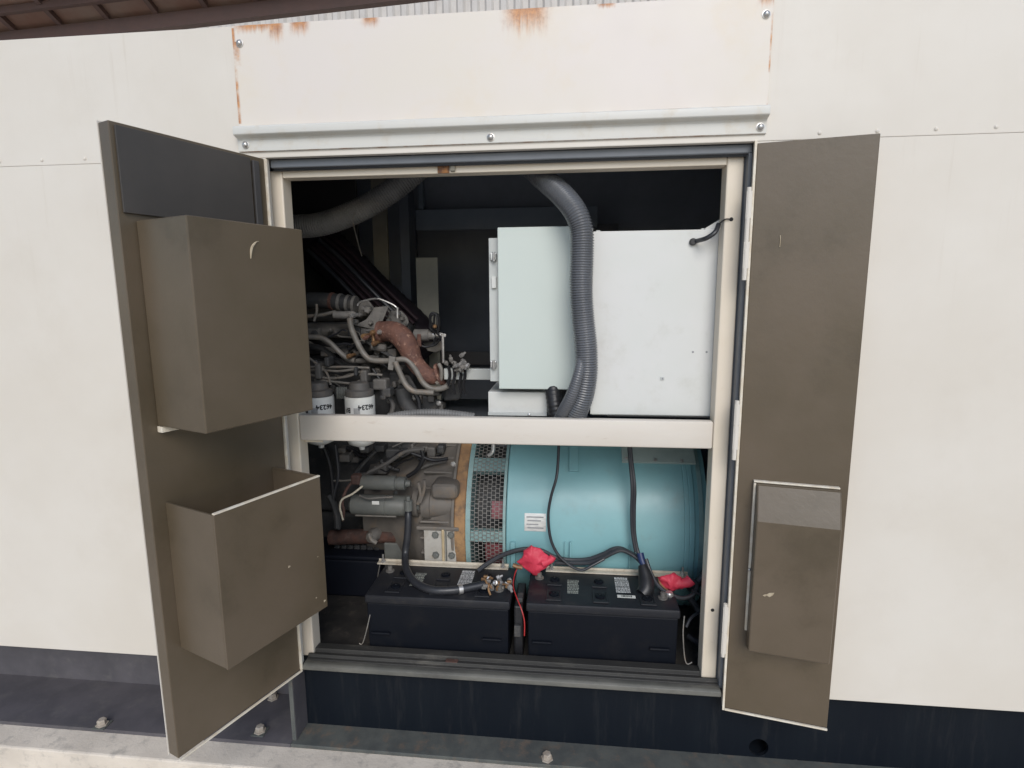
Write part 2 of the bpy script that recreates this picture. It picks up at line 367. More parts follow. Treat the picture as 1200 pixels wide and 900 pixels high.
M['redrust'] = mat('red_rusty_steel', (0.10, 0.045, 0.032), (0.045, 0.03, 0.026), rough=0.8, nscale=16, dirt=(0.2, 0.14, 0.12), dirt_amt=0.4, dirt_scale=24)
M['copper'] = mat('copper_winding', (0.30, 0.085, 0.10), (0.18, 0.06, 0.06), rough=0.4, nscale=20)
M['battery'] = mat('battery_plastic', (0.0055, 0.007, 0.011), (0.0045, 0.006, 0.0095), spec=0.16, rough=0.5, nscale=5, dirt=(0.018, 0.017, 0.018), dirt_amt=0.4, dirt_scale=10, bump=0.06, bscale=260, rvar=0.08)
M['bat_top'] = mat('battery_lid_plastic', (0.016, 0.017, 0.021), (0.012, 0.013, 0.017), spec=0.35, rough=0.5, nscale=8, dirt=(0.05, 0.046, 0.042), dirt_amt=0.5, dirt_scale=14, rvar=0.08)
M['holdbar'] = mat('pale_holddown', (0.58, 0.53, 0.44), (0.46, 0.41, 0.33), rough=0.55, nscale=20, dirt=(0.2, 0.12, 0.06), dirt_amt=0.5, dirt_scale=40)
M['corr'] = mat('white_corrugated', (0.66, 0.63, 0.58), (0.58, 0.55, 0.5), rough=0.6, nscale=4)
M['brown'] = mat('brown_steel', (0.10, 0.055, 0.045), (0.085, 0.05, 0.042), rough=0.6, nscale=6)
M['brown_lt'] = mat('brown_roof_sheet', (0.22, 0.12, 0.085), (0.26, 0.18, 0.14), rough=0.65, nscale=3)

# shared bolt meshes (axis +Z)
def hexbolt(r, h, m, dome=True):
    b = MB(); b.lathe((0, 0, 0), (0, 0, 1), [(0, r * 1.35), (h * 0.18, r * 1.35), (h * 0.2, r), (h * 0.85, r), (h, r * 0.78)], 6)
    return mesh_of('bolt', b.v, b.f, m, 0, 1, True, 30)
def domebolt(r, h, m):
    b = MB(); b.lathe((0, 0, 0), (0, 0, 1), [(0, r * 1.25), (h * .15, r * 1.25), (h * .2, r), (h * .6, r * .92), (h * .88, r * .6), (h, r * .1)], 16)
    return mesh_of('bolt', b.v, b.f, m, 0, 1, True, 40)
BOLT_DOME = domebolt(0.0085, 0.009, M['bolt'])
BOLT_HEX = hexbolt(0.008, 0.008, M['bolt'])
BOLT_DUST = hexbolt(0.0145, 0.02, M['dbolt'])
BOLT_MOUNT = hexbolt(0.011, 0.010, M['greygreen'])
BOLT_SMALL = domebolt(0.004, 0.003, M['chrome'])
TO_VIEW = Vector((0, -1, 0)).to_track_quat('Z', 'X')     # bolt axis facing out of the front

# ================================================================== ground and what stands behind
g = MB().box(-60, 60, -60, 60, -0.35, -0.16).build('ground', M['concrete'], None, smooth=False); tag(g, kind='structure', label='pale worn concrete yard around the plinth')
p = MB().box(-3.4, 3.4, atz(262, 897, -0.008).y, 1.9, -0.155, -0.008).build('concrete_plinth', M['concrete'], None, bevel=0.006); tag(p, kind='structure', label='pale rough concrete plinth under the skid base')

shed = thing('shed', (0, 4.6, -0.16), 'shed with white corrugated wall and brown steel eave behind the white enclosure', 'shed')
Ysh = 4.6
mb = MB()
x = -9.0
zt = at(300, 5, Ysh).z
prof = []
while x < 9:
    prof += [(x, Ysh), (x + 0.05, Ysh), (x + 0.075, Ysh - 0.035), (x + 0.125, Ysh - 0.035)]; x += 0.15
vs = []; fs = []
for z in (-0.16, 4.7):
    for q in prof: vs.append((q[0], q[1], z))
n = len(prof)
for i in range(n - 1): fs.append((i, i + 1, n + i + 1, n + i))
mb.add(vs, fs); mb.build('corrugated_wall', M['corr'], shed, smooth=False)
# brown eave seen from below: it comes down towards the left
Yev = 3.9
ev0 = at(262, 24, Yev); ev1 = at(470, 0, Yev)
dz = (ev1.z - ev0.z) / (ev1.x - ev0.x)
def evz(x): return ev0.z + (x - ev0.x) * dz
xa, xb = ev0.x - 3.0, ev0.x + 6.0
MB().hexa([(xa, Yev, evz(xa)), (xb, Yev, evz(xb)), (xb, Yev + 0.08, evz(xb)), (xa, Yev + 0.08, evz(xa))],
          [(xa, Yev, evz(xa) + 0.13), (xb, Yev, evz(xb) + 0.13), (xb, Yev + 0.08, evz(xb) + 0.13), (xa, Yev + 0.08, evz(xa) + 0.13)]).build('eave_beam', M['brown'], shed)
MB().hexa([(xa, Yev - 0.9, evz(xa) + 0.60), (xb, Yev - 0.9, evz(xb) + 0.60), (xb, Yev + 0.09, evz(xb) + 0.14), (xa, Yev + 0.09, evz(xa) + 0.14)],
          [(xa, Yev - 0.9, evz(xa) + 0.63), (xb, Yev - 0.9, evz(xb) + 0.63), (xb, Yev + 0.09, evz(xb) + 0.17), (xa, Yev + 0.09, evz(xa) + 0.17)]).build('roof_sheet', M['brown_lt'], shed)
for i in range(16):
    x = xa + 0.2 + i * 0.52
    MB().hexa([(x, Yev - 0.85, evz(x) + 0.52), (x + 0.05, Yev - 0.85, evz(x) + 0.52), (x + 0.05, Yev + 0.0, evz(x) + 0.13), (x, Yev + 0.0, evz(x) + 0.13)],
              [(x, Yev - 0.85, evz(x) + 0.59), (x + 0.05, Yev - 0.85, evz(x) + 0.59), (x + 0.05, Yev + 0.0, evz(x) + 0.33), (x, Yev + 0.0, evz(x) + 0.33)]).build('rafter', M['brown'], shed)
for k in (0.2, 0.5):
    yy = Yev - k; zz = 0.09 + k * 0.5
    MB().hexa([(xa, yy, evz(xa) + zz), (xb, yy, evz(xb) + zz), (xb, yy + .05, evz(xb) + zz), (xa, yy + .05, evz(xa) + zz)],
              [(xa, yy, evz(xa) + zz + .06), (xb, yy, evz(xb) + zz + .06), (xb, yy + .05, evz(xb) + zz + .06), (xa, yy + .05, evz(xa) + zz + .06)]).build('purlin', M['brown'], shed)

# ================================================================== skid base
skid = thing('skid_base', (0, 0, 0), 'black steel skid base with bolted foot flange under the white enclosure', 'skid base')
XL, XR = -3.0, 3.0
YB = 1.52
# web with a round lifting hole at the right
hc = at(889, 876, 0.0); hr = 0.030
def web_with_hole(x0, x1, z0, z1, y0, y1, c, r, n=24):
    vs = []; fs = []
    ring = [(c.x + r * math.cos(2 * math.pi * i / n), c.z + r * math.sin(2 * math.pi * i / n)) for i in range(n)]
    out = []
    for i in range(n):
        dx, dzz = math.cos(2 * math.pi * i / n), math.sin(2 * math.pi * i / n)
        k = 1e9
        if dx > 1e-9: k = min(k, (x1 - c.x) / dx)
        if dx < -1e-9: k = min(k, (x0 - c.x) / dx)
        if dzz > 1e-9: k = min(k, (z1 - c.z) / dzz)
        if dzz < -1e-9: k = min(k, (z0 - c.z) / dzz)
        out.append((c.x + dx * k, c.z + dzz * k))
    for y in (y0, y1):
        for q in ring + out: vs.append((q[0], y, q[1]))
    m = 2 * n
    for i in range(n):
        j = (i + 1) % n
        fs += [(i, j, n + j, n + i), (m + i, m + n + i, m + n + j, m + j), (i, m + i, m + j, j)]
    return MB().add(vs, fs)
sx0, sx1 = hc.x - 0.12, hc.x + 0.12
MB().box(-0.675, sx0, 0.0, 0.012, 0.0, 0.262).build('web', M['base'], skid)
MB().box(sx1, XR, 0.0, 0.012, 0.0, 0.262).build('web', M['base'], skid)
web_with_hole(sx0, sx1, 0.0, 0.262, 0.0, 0.012, hc, hr).build('web_hole_plate', M['base'], skid, smooth=False)
MB().box(-0.675, XR, 0.013, YB, -0.007, 0.006).build('bottom_plate', M['base'], skid)
MB().box(XL, -0.690, 0.13, 0.142, 0.0, 0.262).build('web', M['gusset'], skid)
MB().box(-0.690, -0.6755, -0.078, 0.13, 0.006, 0.245).build('gusset', M['gusset'], skid, bevel=0.002)
MB().box(-0.6895, XR, -0.094, 0.012, -0.007, 0.0055).build('foot_flange', M['flange'], skid, bevel=0.002)
MB().box(XL, -0.69, -0.094, 0.16, -0.007, 0.0055).build('foot_flange', M['gusset'], skid)
MB().box(XL, -0.69, -0.02, 0.13, 0.246, 0.258).build('top_flange', M['base'], skid)
# slanted stiffener low at the right
a = at(905, 893, -0.03); b = at(934, 869, -0.005)
MB().box(-0.6895, -0.676, -0.0805, -0.0785, 0.008, 0.243).build('gusset_edge', M['flange'], skid)
WASH = mesh_of('washer', MB().box(-0.022, 0.022, -0.022, 0.022, 0, 0.004).v, MB().box(-0.022, 0.022, -0.022, 0.022, 0, 0.004).f, M['flange'], 0.001)
for (px, py, zz, ws) in ((305, 858, 0.0055, True), (320, 818, 0.0055, False), (641, 889, 0.0055, False), (1120, 900, 0.0055, False), (120, 850, 0.0055, True)):
    q = atz(px, py, zz)
    bo = inst(BOLT_DUST, 'bolt', skid, q + Vector((0, 0, 0.004 if ws else 0)), Vector((0, 0, 1)).to_track_quat('Z', 'X'))
    if ws:
        w = bpy.data.objects.new('washer', WASH); COL.objects.link(w); w.parent = bo; w.location = (0, 0, -0.0038)

# ================================================================== enclosure
enc = thing('generator_enclosure', (0, 0, 0.262), 'white steel generator enclosure standing open with two brown lined doors', 'generator enclosure')
ZT = 2.207
HL, HRX = -0.653, 0.689
wy0, wy1 = -0.05, -0.047
MB().box(XL, XR, -0.05, -0.030, 1.857, ZT).build('wall_panel', M['cream'], enc, bevel=0.0015)
MB().box(XL, HL - 0.004, -0.05, -0.030, 0.262, 1.8565).build('wall_panel', M['cream'], enc, bevel=0.0015)
MB().box(HRX + 0.004, XR, -0.05, -0.030, 0.262, 1.8565).build('wall_panel', M['cream'], enc, bevel=0.0015)
MB().box(XL, XR, -0.0295, YB, ZT - 0.02, ZT - 0.001).build('roof_panel', M['cream'], enc)
# recessed channel round the opening with the rubber seal
MB().box(HL - 0.003, HRX + 0.003, -0.0285, 0.03, 1.8335, 1.8565).build('lintel_channel', M['slate_lt'], enc, bevel=0.003)
MB().tube([(HL, -0.012, 1.8335), (HRX, -0.012, 1.8335)], 0.0055, 10, smooth=False).build('door_seal', M['slate'], enc)
MB().box(0.683, 0.692, -0.0295, 0.03, 0.262, 1.833).build('jamb_channel', M['slate_lt'], enc)
MB().box(HL - 0.003, -0.6815, -0.0295, 0.03, 0.262, 1.833).build('jamb_channel', M['slate_lt'], enc) if HL - 0.003 < -0.6815 else None
MB().tube([(0.6835, -0.002, 0.27), (0.6835, -0.002, 1.825)], 0.004, 10, smooth=False).build('door_seal', M['slate'], enc)
# posts, rails
MB().box(-0.681, -0.637, 0.0, 0.055, 0.262, 1.832).build('post', M['post'], enc, bevel=0.004)
MB().box(0.636, 0.681, 0.0, 0.055, 0.262, 1.832).build('post', M['post'], enc, bevel=0.004)
MB().box(-0.6365, 0.6355, 0.001, 0.045, 1.811, 1.8315).build('top_rail', M['post'], enc, bevel=0.002)
MB().box(-0.6365, 0.6355, 0.002, 0.032, 1.012, 1.095).build('middle_rail', M['beam'], enc, bevel=0.006, seg=3)
MB().box(-0.6365, -0.575, 0.03, 0.035, 1.0, 1.0115).build('rail_tab', M['post'], enc)
q = at(521, 200, 0.0)
MB().box(q.x - 0.02, q.x + 0.014, -0.004, 0.0015, 1.8105, 1.833).build('catch_plate', M['rust'], enc, bevel=0.002)
MB().box(q.x + 0.018, q.x + 0.032, -0.010, 0.0005, 1.814, 1.836).build('catch_stop', M['olive_dk'], enc, bevel=0.003)
for px, py in ((857, 257), (835, 715)):
    q = at(px, py, 0); MB().lathe((q.x, -0.0006, q.z), (0, 1, 0), [(0, 0.0055), (0.002, 0.0055)], 12).build('bolt_hole', M['hole'], enc)
# cover panel over the opening
cx0, cx1 = -0.7275, 0.7165
cov = MB().box(cx0, cx1, -0.0545, -0.0502, 1.936, ZT - 0.001).build('cover_panel', M['cover'], enc, bevel=0.0012)
for px, py in ((281, 51), (898, 17)):
    inst(BOLT_DOME, 'bolt', cov, at(px, py, -0.0545), TO_VIEW)
# drip rail
dr = MB().prism_x([(-0.0505, 1.942), (-0.076, 1.938), (-0.0785, 1.934), (-0.0785, 1.916), (-0.0755, 1.913), (-0.060, 1.909), (-0.0575, 1.903), (-0.0565, 1.874), (-0.0505, 1.873)], -0.733, 0.716).build('drip_rail', M['rail'], enc, bevel=0.0012)
for px, py in ((288, 170), (575, 161), (891, 149)):
    inst(BOLT_DOME, 'bolt', dr, at(px, py, -0.057), TO_VIEW)
# sill
MB().prism_x([(0.045, 0.262), (0.045, 0.282), (0.012, 0.284), (0.010, 0.272), (-0.002, 0.271), (-0.004, 0.2775), (-0.012, 0.278), (-0.014, 0.269), (-0.024, 0.268), (-0.026, 0.262)], -0.651, 0.684).build('sill_track', M['sill'], enc, bevel=0.0012)
MB().prism_x([(-0.0265, 0.246), (-0.0265, 0.268), (-0.046, 0.2685), (-0.0535, 0.264), (-0.0545, 0.250), (-0.049, 0.246)], -0.651, 0.684).build('sill_lip', M['sill_lt'], enc, bevel=0.0025, seg=3)
q = at(529, 772, -0.01)
MB().box(q.x - 0.022, q.x + 0.02, -0.0115, 0.008, 0.274, 0.2795).build('catch_plate', M['redrust'], enc, bevel=0.003)

# ---- inside linings
XI0, XI1 = -2.4, 1.5
MB().box(XI0, XI1, YB - 0.03, YB, 0.262, ZT - 0.021).build('back_wall', M['navy'], enc)
MB().box(XI0 - 0.02, XI0, 0.0, YB, 0.262, ZT - 0.021).build('side_wall', M['navy'], enc)
MB().box(XI1, XI1 + 0.02, 0.0, YB, 0.262, ZT - 0.021).build('side_wall', M['navy'], enc)
MB().box(XI0, XI1, -0.029, YB - 0.031, 2.12, 2.14).build('ceiling_lining', M['navy'], enc)
MB().box(XI0, -0.685, -0.029, -0.012, 0.30, 2.119).build('front_lining', M['navy'], enc)
MB().box(0.70, XI1, -0.029, -0.012, 0.30, 2.119).build('front_lining', M['navy'], enc)
MB().box(XI0, XI1, 0.0125, YB - 0.031, 0.222, 0.236).build('floor_plate', M['floor'], enc)
YP = 0.95
def plate(name, m, px0, py0, px1, py1, Y, t=0.03, parent=enc, bevel=0.002):
    a = at(px0, py0, Y); b = at(px1, py1, Y)
    return MB().box(min(a.x, b.x), max(a.x, b.x), Y, Y + t, min(a.z, b.z), max(a.z, b.z)).build(name, m, parent, bevel=bevel)
plate('inner_post', M['inner_dk'], 463, 120, 486, 470, YP, 0.1)
plate('inner_frame', M['navy_lt'], 486.5, 246, 700, 266, 1.25, 0.05)
plate('inner_frame', M['navy_lt'], 486.5, 120, 496, 245, 1.25, 0.05)
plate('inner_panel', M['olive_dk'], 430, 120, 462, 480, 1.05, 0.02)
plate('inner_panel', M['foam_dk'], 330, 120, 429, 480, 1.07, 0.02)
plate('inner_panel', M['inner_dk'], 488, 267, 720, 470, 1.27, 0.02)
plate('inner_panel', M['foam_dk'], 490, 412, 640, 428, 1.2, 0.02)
plate('support_plate', M['olive'], 487, 302, 517, 470, 0.82, 0.006)
plate('cross_rail', M['cab_side'], 520, 432, 660, 446, 0.42, 0.03)

# ---- left door, swung open past a right angle
def door_frame(H, ang_u, ang_n):
    u = Vector(ang_u).normalized(); nn = Vector(ang_n).normalized()
    return lambda p: Vector((H[0] + u.x * p.x + nn.x * p.y, H[1] + u.y * p.x + nn.y * p.y, p.z))
A = R(22.0)
lx = door_frame((HL, -0.052), (-math.sin(A), -math.cos(A), 0), (math.cos(A), -math.sin(A), 0))
DLW = 0.41
ld = MB(lx).box(0.006, DLW, -0.045, -0.004, 0.250, 1.853).build('door', M['foam'], enc, bevel=0.002); ld['label'] = 'left door, brown lined, with two deep pockets'
MB(lx).box(0.0, DLW + 0.002, -0.048, -0.0455, 0.244, 1.858).build('door_skin', M['cream'], ld, bevel=0.001)
MB(lx).box(0.002, DLW, -0.003, 0.004, 0.2445, 0.2495).build('edge_trim', M['edge'], ld, bevel=0.001)
MB(lx).box(0.000, 0.0055, -0.045, 0.003, 0.25, 1.853).build('edge_trim', M['edge'], ld, bevel=0.001)
MB(lx).box(0.03, 0.050, -0.0035, 0.006, 1.16, 1.84).build('lining_strip', M['foam_dk'], ld, bevel=0.002)
MB(lx).box(0.056, DLW - .01, -0.0032, 0.003, 1.655, 1.845).build('lining_shade', M['door_shade'], ld, bevel=0.001)  # added dark sheet that paints the shade on the brown lining above the pocket
# upper pocket: closed box
pk = MB(lx).box(0.058, 0.375, 0.000, 0.190, 1.150, 1.640).build('pocket', M['foam'], ld, bevel=0.003)
MB(lx).box(0.062, 0.375, -0.003, 0.016, 1.134, 1.149).build('pocket_rim', M['edge'], ld, bevel=0.001)
# lower pocket: open topped bin
pz0, pz1 = 0.552, 0.953
lp = MB(lx); T = 0.006
lp.box(0.050, 0.375, 0.190 - T, 0.190, pz0, pz1); lp.box(0.0501, 0.0501 + T, -0.003, 0.190 - T - .0002, pz0 + .001, pz1 - .001); lp.box(0.369, 0.3749, -0.003, 0.190 - T - .0002, pz0 + .001, pz1 - .001)
lp.box(0.0565, 0.3685, -0.003, 0.190 - T - .0003, pz0 + .002, pz0 + .008)
lb = lp.build('pocket', M['foam'], ld, bevel=0.001)
MB(lx).box(0.050, 0.375, 0.1825, 0.1915, pz1 + 0.0002, pz1 + 0.0045).build('pocket_rim', M['edge'], ld, bevel=0.001)
MB(lx).box(0.0495, 0.0575, 0.0, 0.182, pz1 + 0.0002, pz1 + 0.003).build('pocket_rim', M['foam'], ld, bevel=0.001)
# scuffs down to the bare primer
MB(lx).tube([(0.222, 0.1905, 1.555), (0.218, 0.191, 1.580), (0.205, 0.191, 1.595), (0.196, 0.1905, 1.598)], lambda t: 0.0009 + 0.0022 * math.sin(math.pi * min(1, t * 1.05)), 5, flat=1).build('paint_scuff', M['chip'], ld)
for s_, z_, r_ in ((0.175, 0.735, 0.0032), (0.075, 0.72, 0.0016), (0.06, 0.575, 0.0035), (0.09, 0.60, 0.002)):
    MB(lx).hexa([(s_ - r_ * 1.4, .1895, z_ - r_ * .5), (s_ + r_, .1895, z_ - r_), (s_ + r_ * .8, .1895, z_ + r_ * .9), (s_ - r_ * .7, .1895, z_ + r_ * .5)],
                [(s_ - r_ * 1.3, .1907, z_ - r_ * .5), (s_ + r_, .1907, z_ - r_), (s_ + r_ * .8, .1907, z_ + r_ * .9), (s_ - r_ * .7, .1907, z_ + r_ * .5)]).build('paint_scuff', M['chip'], ld)

# ---- right door, swung almost flat against the wall
A = R(11.5)
rx = door_frame((HRX, -0.056), (math.cos(A), -math.sin(A), 0), (-math.sin(A), -math.cos(A), 0))
DRW = 0.285
rd = MB(rx).box(0.006, DRW, -0.040, -0.002, 0.216, 1.851).build('door', M['foam'], enc, bevel=0.002); rd['label'] = 'right door, brown lined, with one shallow sloped box'
MB(rx).box(-0.001, DRW + .002, -0.043, -0.0405, 0.209, 1.857).build('door_skin', M['cream'], rd, bevel=0.001)
MB(rx).box(-0.001, 0.0055, -0.040, 0.004, 0.211, 1.857).build('edge_trim', M['edge'], rd, bevel=0.001)
MB(rx).box(0.006, DRW, -0.003, 0.004, 0.2105, 0.2155).build('edge_trim', M['edge'], rd, bevel=0.001)
# hinge leaves down the hinge side
for za, zb_ in ((1.53, 1.60), (1.66, 1.73), (1.10, 1.16), (1.03, 1.098), (0.47, 0.55), (0.40, 0.468)):
    MB(rx).box(-0.014, 0.0005, 0.0045, 0.010, za, zb_).build('hinge_leaf', M['cream'], rd, bevel=0.001)
for za, zb_ in ((1.0, 1.17), (1.5, 1.74), (0.39, 0.56)):
    MB(rx).tube([(-0.008, 0.006, za), (-0.008, 0.006, zb_)], 0.006, 10, smooth=False).build('hinge_knuckle', M['cream'], rd)
# sloped box
bxp = [(0.0, 0.428), (0.060, 0.455), (0.060, 0.845), (0.028, 0.938), (0.0, 0.940)]
MB(rx).hexa([(0.054, n_, z_) for n_, z_ in bxp], [(0.262, n_, z_) for n_, z_ in bxp]).build('lined_box', M['foam'], rd, bevel=0.004)
MB(rx).box(0.047, 0.0535, -0.001, 0.014, 0.49, 0.938).build('box_rim', M['edge'], rd, bevel=0.001)
MB(rx).box(0.047, 0.262, -0.001, 0.012, 0.9405, 0.945).build('box_rim', M['edge'], rd, bevel=0.001)
inst(BOLT_SMALL, 'bolt', rd, rx(Vector((0.050, 0.014, 0.68))), TO_VIEW)
for (s_, z_, r_) in ((0.100, 0.637, 0.009), (0.088, 0.633, 0.005)):
    MB(rx).hexa([(s_ - r_ * 1.2, .0595, z_ - r_ * .35), (s_ - r_ * .1, .0595, z_ - r_ * .9), (s_ + r_ * .9, .0595, z_ - r_ * .1), (s_ + r_ * 1.2, .0595, z_ + r_ * .7), (s_ - r_ * .2, .0595, z_ + r_ * .45)],
                [(s_ - r_ * 1.2, .0612, z_ - r_ * .35), (s_ - r_ * .1, .0612, z_ - r_ * .9), (s_ + r_ * .9, .0612, z_ - r_ * .1), (s_ + r_ * 1.2, .0612, z_ + r_ * .7), (s_ - r_ * .2, .0612, z_ + r_ * .45)]).build('paint_scuff', M['chip'], rd)
MB(rx).tube([(0.075, -0.0005, 1.585), (0.0755, -0.0005, 1.60), (0.0745, -0.0005, 1.615)], 0.0013, 5).build('paint_scuff', M['chip'], rd)

# ================================================================== control cabinet
cab = thing('control_cabinet', (0.3, 0.3, 1.096), 'pale grey electrical control cabinet on the middle rail behind the ribbed hose', 'control cabinet')
MB().box(0.279, 0.80, 0.060, 0.063, 1.100, 1.648).build('front_panel', M['cab_w'], cab, bevel=0.0012)
MB().box(0.283, 0.80, 0.0635, 0.50, 1.097, 1.645).build('housing', M['cab_w'], cab, bevel=0.002)
MB().box(0.33, 0.64, 0.05, 0.0595, 1.0965, 1.0985).build('panel_shadow_gap', M['hole'], cab)
MB().box(-0.008, 0.282, 0.145, 0.50, 1.170, 1.668).build('enclosure_body', M['cab_side'], cab, bevel=0.002)
gd = MB().box(-0.012, 0.276, 0.118, 0.136, 1.166, 1.672).build('cabinet_door', M['cab_g'], cab, bevel=0.003)
a = at(572.5, 279, 0.15); b = at(582, 447, 0.15)
MB().box(a.x, -0.009, 0.150, 0.49, b.z, a.z).build('cabinet_frame', M['cab_side'], cab, bevel=0.0015)
for py in (301, 427):
    h = at(577.5, py, 0.145)
    hb = MB().box(h.x - 0.008, h.x + 0.012, 0.138, 0.151, h.z - 0.011, h.z + 0.011).build('hinge', M['chrome'], cab, bevel=0.002)
    MB().tube([(h.x + 0.004, 0.136, h.z - 0.014), (h.x + 0.004, 0.136, h.z + 0.014)], 0.0045, 8, smooth=False).build('hinge_pin', M['bolt'], hb)
h = at(578.5, 331, 0.145)
MB().box(h.x - 0.006, h.x + 0.008, 0.140, 0.1505, h.z - 0.018, h.z + 0.018).build('latch_plate', M['cab_w'], cab, bevel=0.001)
# trunking below the door
a = at(572, 459, 0.16); b = at(641, 487, 0.16)
MB().box(a.x, b.x, 0.16, 0.42, b.z, a.z).build('trunking', M['cab_w'], cab, bevel=0.002)
MB().box(a.x, b.x, 0.150, 0.1595, b.z, b.z + 0.010).build('trunking_flange', M['cab_side'], cab, bevel=0.001)
h = at(620, 486, 0.148); inst(BOLT_SMALL, 'bolt', cab, h, TO_VIEW)
for px, py in ((812, 412.5), (828, 412.5)):
    q = at(px, py, 0.0597); MB().lathe(q, (0, 1, 0), [(-.0006, .0032), (.0003, .0032)], 12).build('screw_hole', M['greyink'], cab)
h = at(776, 443.5, 0.0595)
MB().box(h.x - 0.006, h.x + 0.006, 0.0572, 0.0598, h.z - 0.005, h.z + 0.005).build('latch', M['cab_side'], cab, bevel=0.001)
MB().box(h.x - 0.002, h.x + 0.003, 0.0565, 0.0571, h.z - 0.003, h.z + 0.003).build('latch_slot', M['greyink'], cab)
for px, py in ((701, 271), (824, 266)):
    q = at(px, py, 0.07); MB().box(q.x - 0.006, q.x + 0.006, 0.066, 0.080, 1.645, 1.652).build('panel_clip', M['cab_side'], cab, bevel=0.001)
q = at(848, 262, 0.068)
MB().hexa([(0.595, 0.066, 1.6485), (0.66, 0.066, 1.6485), (0.66, 0.07, 1.6485), (0.595, 0.07, 1.6485)], [(0.640, 0.066, 1.676), (0.66, 0.066, 1.676), (0.66, 0.07, 1.676), (0.640, 0.07, 1.676)]).build('panel_gusset', M['cab_w'], cab)

# ================================================================== hoses round the cabinet
def line(pts, Y=None): return [at(*p) if len(p) == 3 else at(p[0], p[1], Y) for p in pts]
c = MB(); c.tube(line([(622, 196, .20), (640, 212, .10), (659, 229, .055), (674, 248, .025), (681.5, 270, .02), (682, 300, .02), (681, 335, .02), (683, 370, .02), (686.5, 405, .02), (687, 435, .022), (683, 462, .03), (676, 482, .05), (672, 498, .09)]), 0.0325, 20, rib=0.085, pitch=0.0072)
o = c.build('ribbed_hose', M['hose'], None, ang=80); tag(o, 'thick grey ribbed hose arching down in front of the pale control cabinet', 'hose')
c = MB(); c.tube(line([(684, 398, .030), (681, 425, .006), (676, 446, .0), (669, 466, .012), (661, 482, .045), (655, 497, .09)]), lambda t: 0.014 + 0.008 * t, 14, rib=0.06, pitch=0.0068)
o = c.build('ribbed_hose', M['hose'], None, ang=80); tag(o, 'thinner ribbed hose slanting across the foot of the thick hose', 'hose')
c = MB(); c.tube(line([(648, 455, .14), (650, 472, .12), (654, 492, .11)]), 0.026, 14, rib=0.03, pitch=0.012)
o = c.build('hose_sleeve', M['black'], None, ang=80); tag(o, 'short black sleeve behind the thick hose above the middle rail', 'hose sleeve')
c = MB(); c.tube(line([(300, 268, .42), (340, 266, .42), (375, 263, .42), (408, 252, .42), (440, 236, .43), (475, 211, .45), (520, 170, .5)]), 0.042, 18, rib=0.05, pitch=0.009)
o = c.build('ribbed_hose', M['hose_dusty'], None, ang=80); tag(o, 'dusty ribbed hose rising across the dark upper left corner', 'hose')
hk = line([(416, 250, .37), (414, 262, .37), (424, 300, .5)]); c = MB().tube(hk, 0.002, 6); o = c.build('hose_tie', M['pipe'], o, smooth=True)
c = MB(); c.tube(line([(368, 280, .8), (395, 304, .78), (435, 345, .76), (478, 385, .76), (500, 410, .8)]), 0.098, 24, rib=0.012, pitch=0.030)
o = o_duct = c.build('intake_duct', M['duct'], None, ang=80); tag(o, 'wide black ribbed duct sloping down behind the engine', 'duct')
c = MB(); c.tube(line([(455, 489, .12), (480, 485.5, .12), (505, 484, .12), (530, 485.5, .12), (556, 489, .12)]), 0.014, 12, rib=0.06, pitch=0.009)
o = c.build('ribbed_conduit', M['hose_dusty'], None, ang=80); tag(o, 'grey dusty ribbed conduit lying along the middle rail below the engine', 'conduit')
c = MB(); c.tube(line([(842, 263, .03), (838, 272, .01), (828, 279, .015), (818, 282, .045), (812, 283.5, .062)]), 0.0065, 10)
o = c.build('gland_cable', M['cable'], None); tag(o, 'short grey cable curving into the upper right of the control cabinet', 'cable')
q = at(812, 283.5, .058); MB().lathe((q.x, .048, q.z), (0, 1, 0), [(0, .008), (.004, .0105), (.0118, .0105)], 12).build('cable_gland', M['black'], o)
MB().tube(line([(843, 262, .028), (850, 257, -.004), (857, 257, -.003)]), 0.0018, 6).build('cable_tie', M['black'], o)

# ================================================================== engine
eng = thing('diesel_engine', (-0.75, 0.75, 0.24), 'dusty dark diesel engine with rusty exhaust elbow at the left of the opening', 'engine')
MB().box(-2.0, -0.42, 0.56, 1.0, 0.55, 1.22).build('engine_block', M['iron_dk'], eng, bevel=0.012)
MB().box(-2.0, -0.44, 0.60, 0.95, 1.2205, 1.36).build('cylinder_head', M['iron_dk'], eng, bevel=0.02)
MB().box(-2.0, -0.50, 0.64, 0.92, 1.361, 1.43).build('valve_cover', M['iron'], eng, bevel=0.03, seg=3)
MB().prism_x([(0.60, 0.245), (0.96, 0.245), (0.98, 0.54), (0.58, 0.54)], -1.9, -0.46).build('oil_pan', M['iron_dk'], eng, bevel=0.02)
def pipe(name, m, pts, Y, rpx, n=12, parent=eng, **kw):
    r_ = rpx * pxm(Y if Y is not None else pts[0][2])
    return MB().tube(line(pts, Y), r_, n, **kw).build(name, m, parent)
Z = lambda u, v: (350 + .1888 * u, 330 + .1888 * v)      # close-up coordinates of the engine study
def zp(*uv): return [Z(*p) for p in uv]
def zline(Y, *uv): return [(*Z(*p), Y) for p in uv]
# black rubber coupling with clamps
cp = pipe('intake_coupling', M['iron_dk'], zp((-60, 120), (60, 116), (180, 118), (260, 128), (345, 142)), 0.56, 9.5, 16)
for u in (200, 250, 300, 340):
    a = Vector(at(*Z(u, 120 + (u - 200) * .15), .56)); b = Vector(at(*Z(u + 17, 122 + (u - 200) * .15), .56))
    MB().tube([a, b], 10.4 * pxm(.56), 16, smooth=False).build('clamp', M['manifold'] if u == 200 else M['cast'], cp)
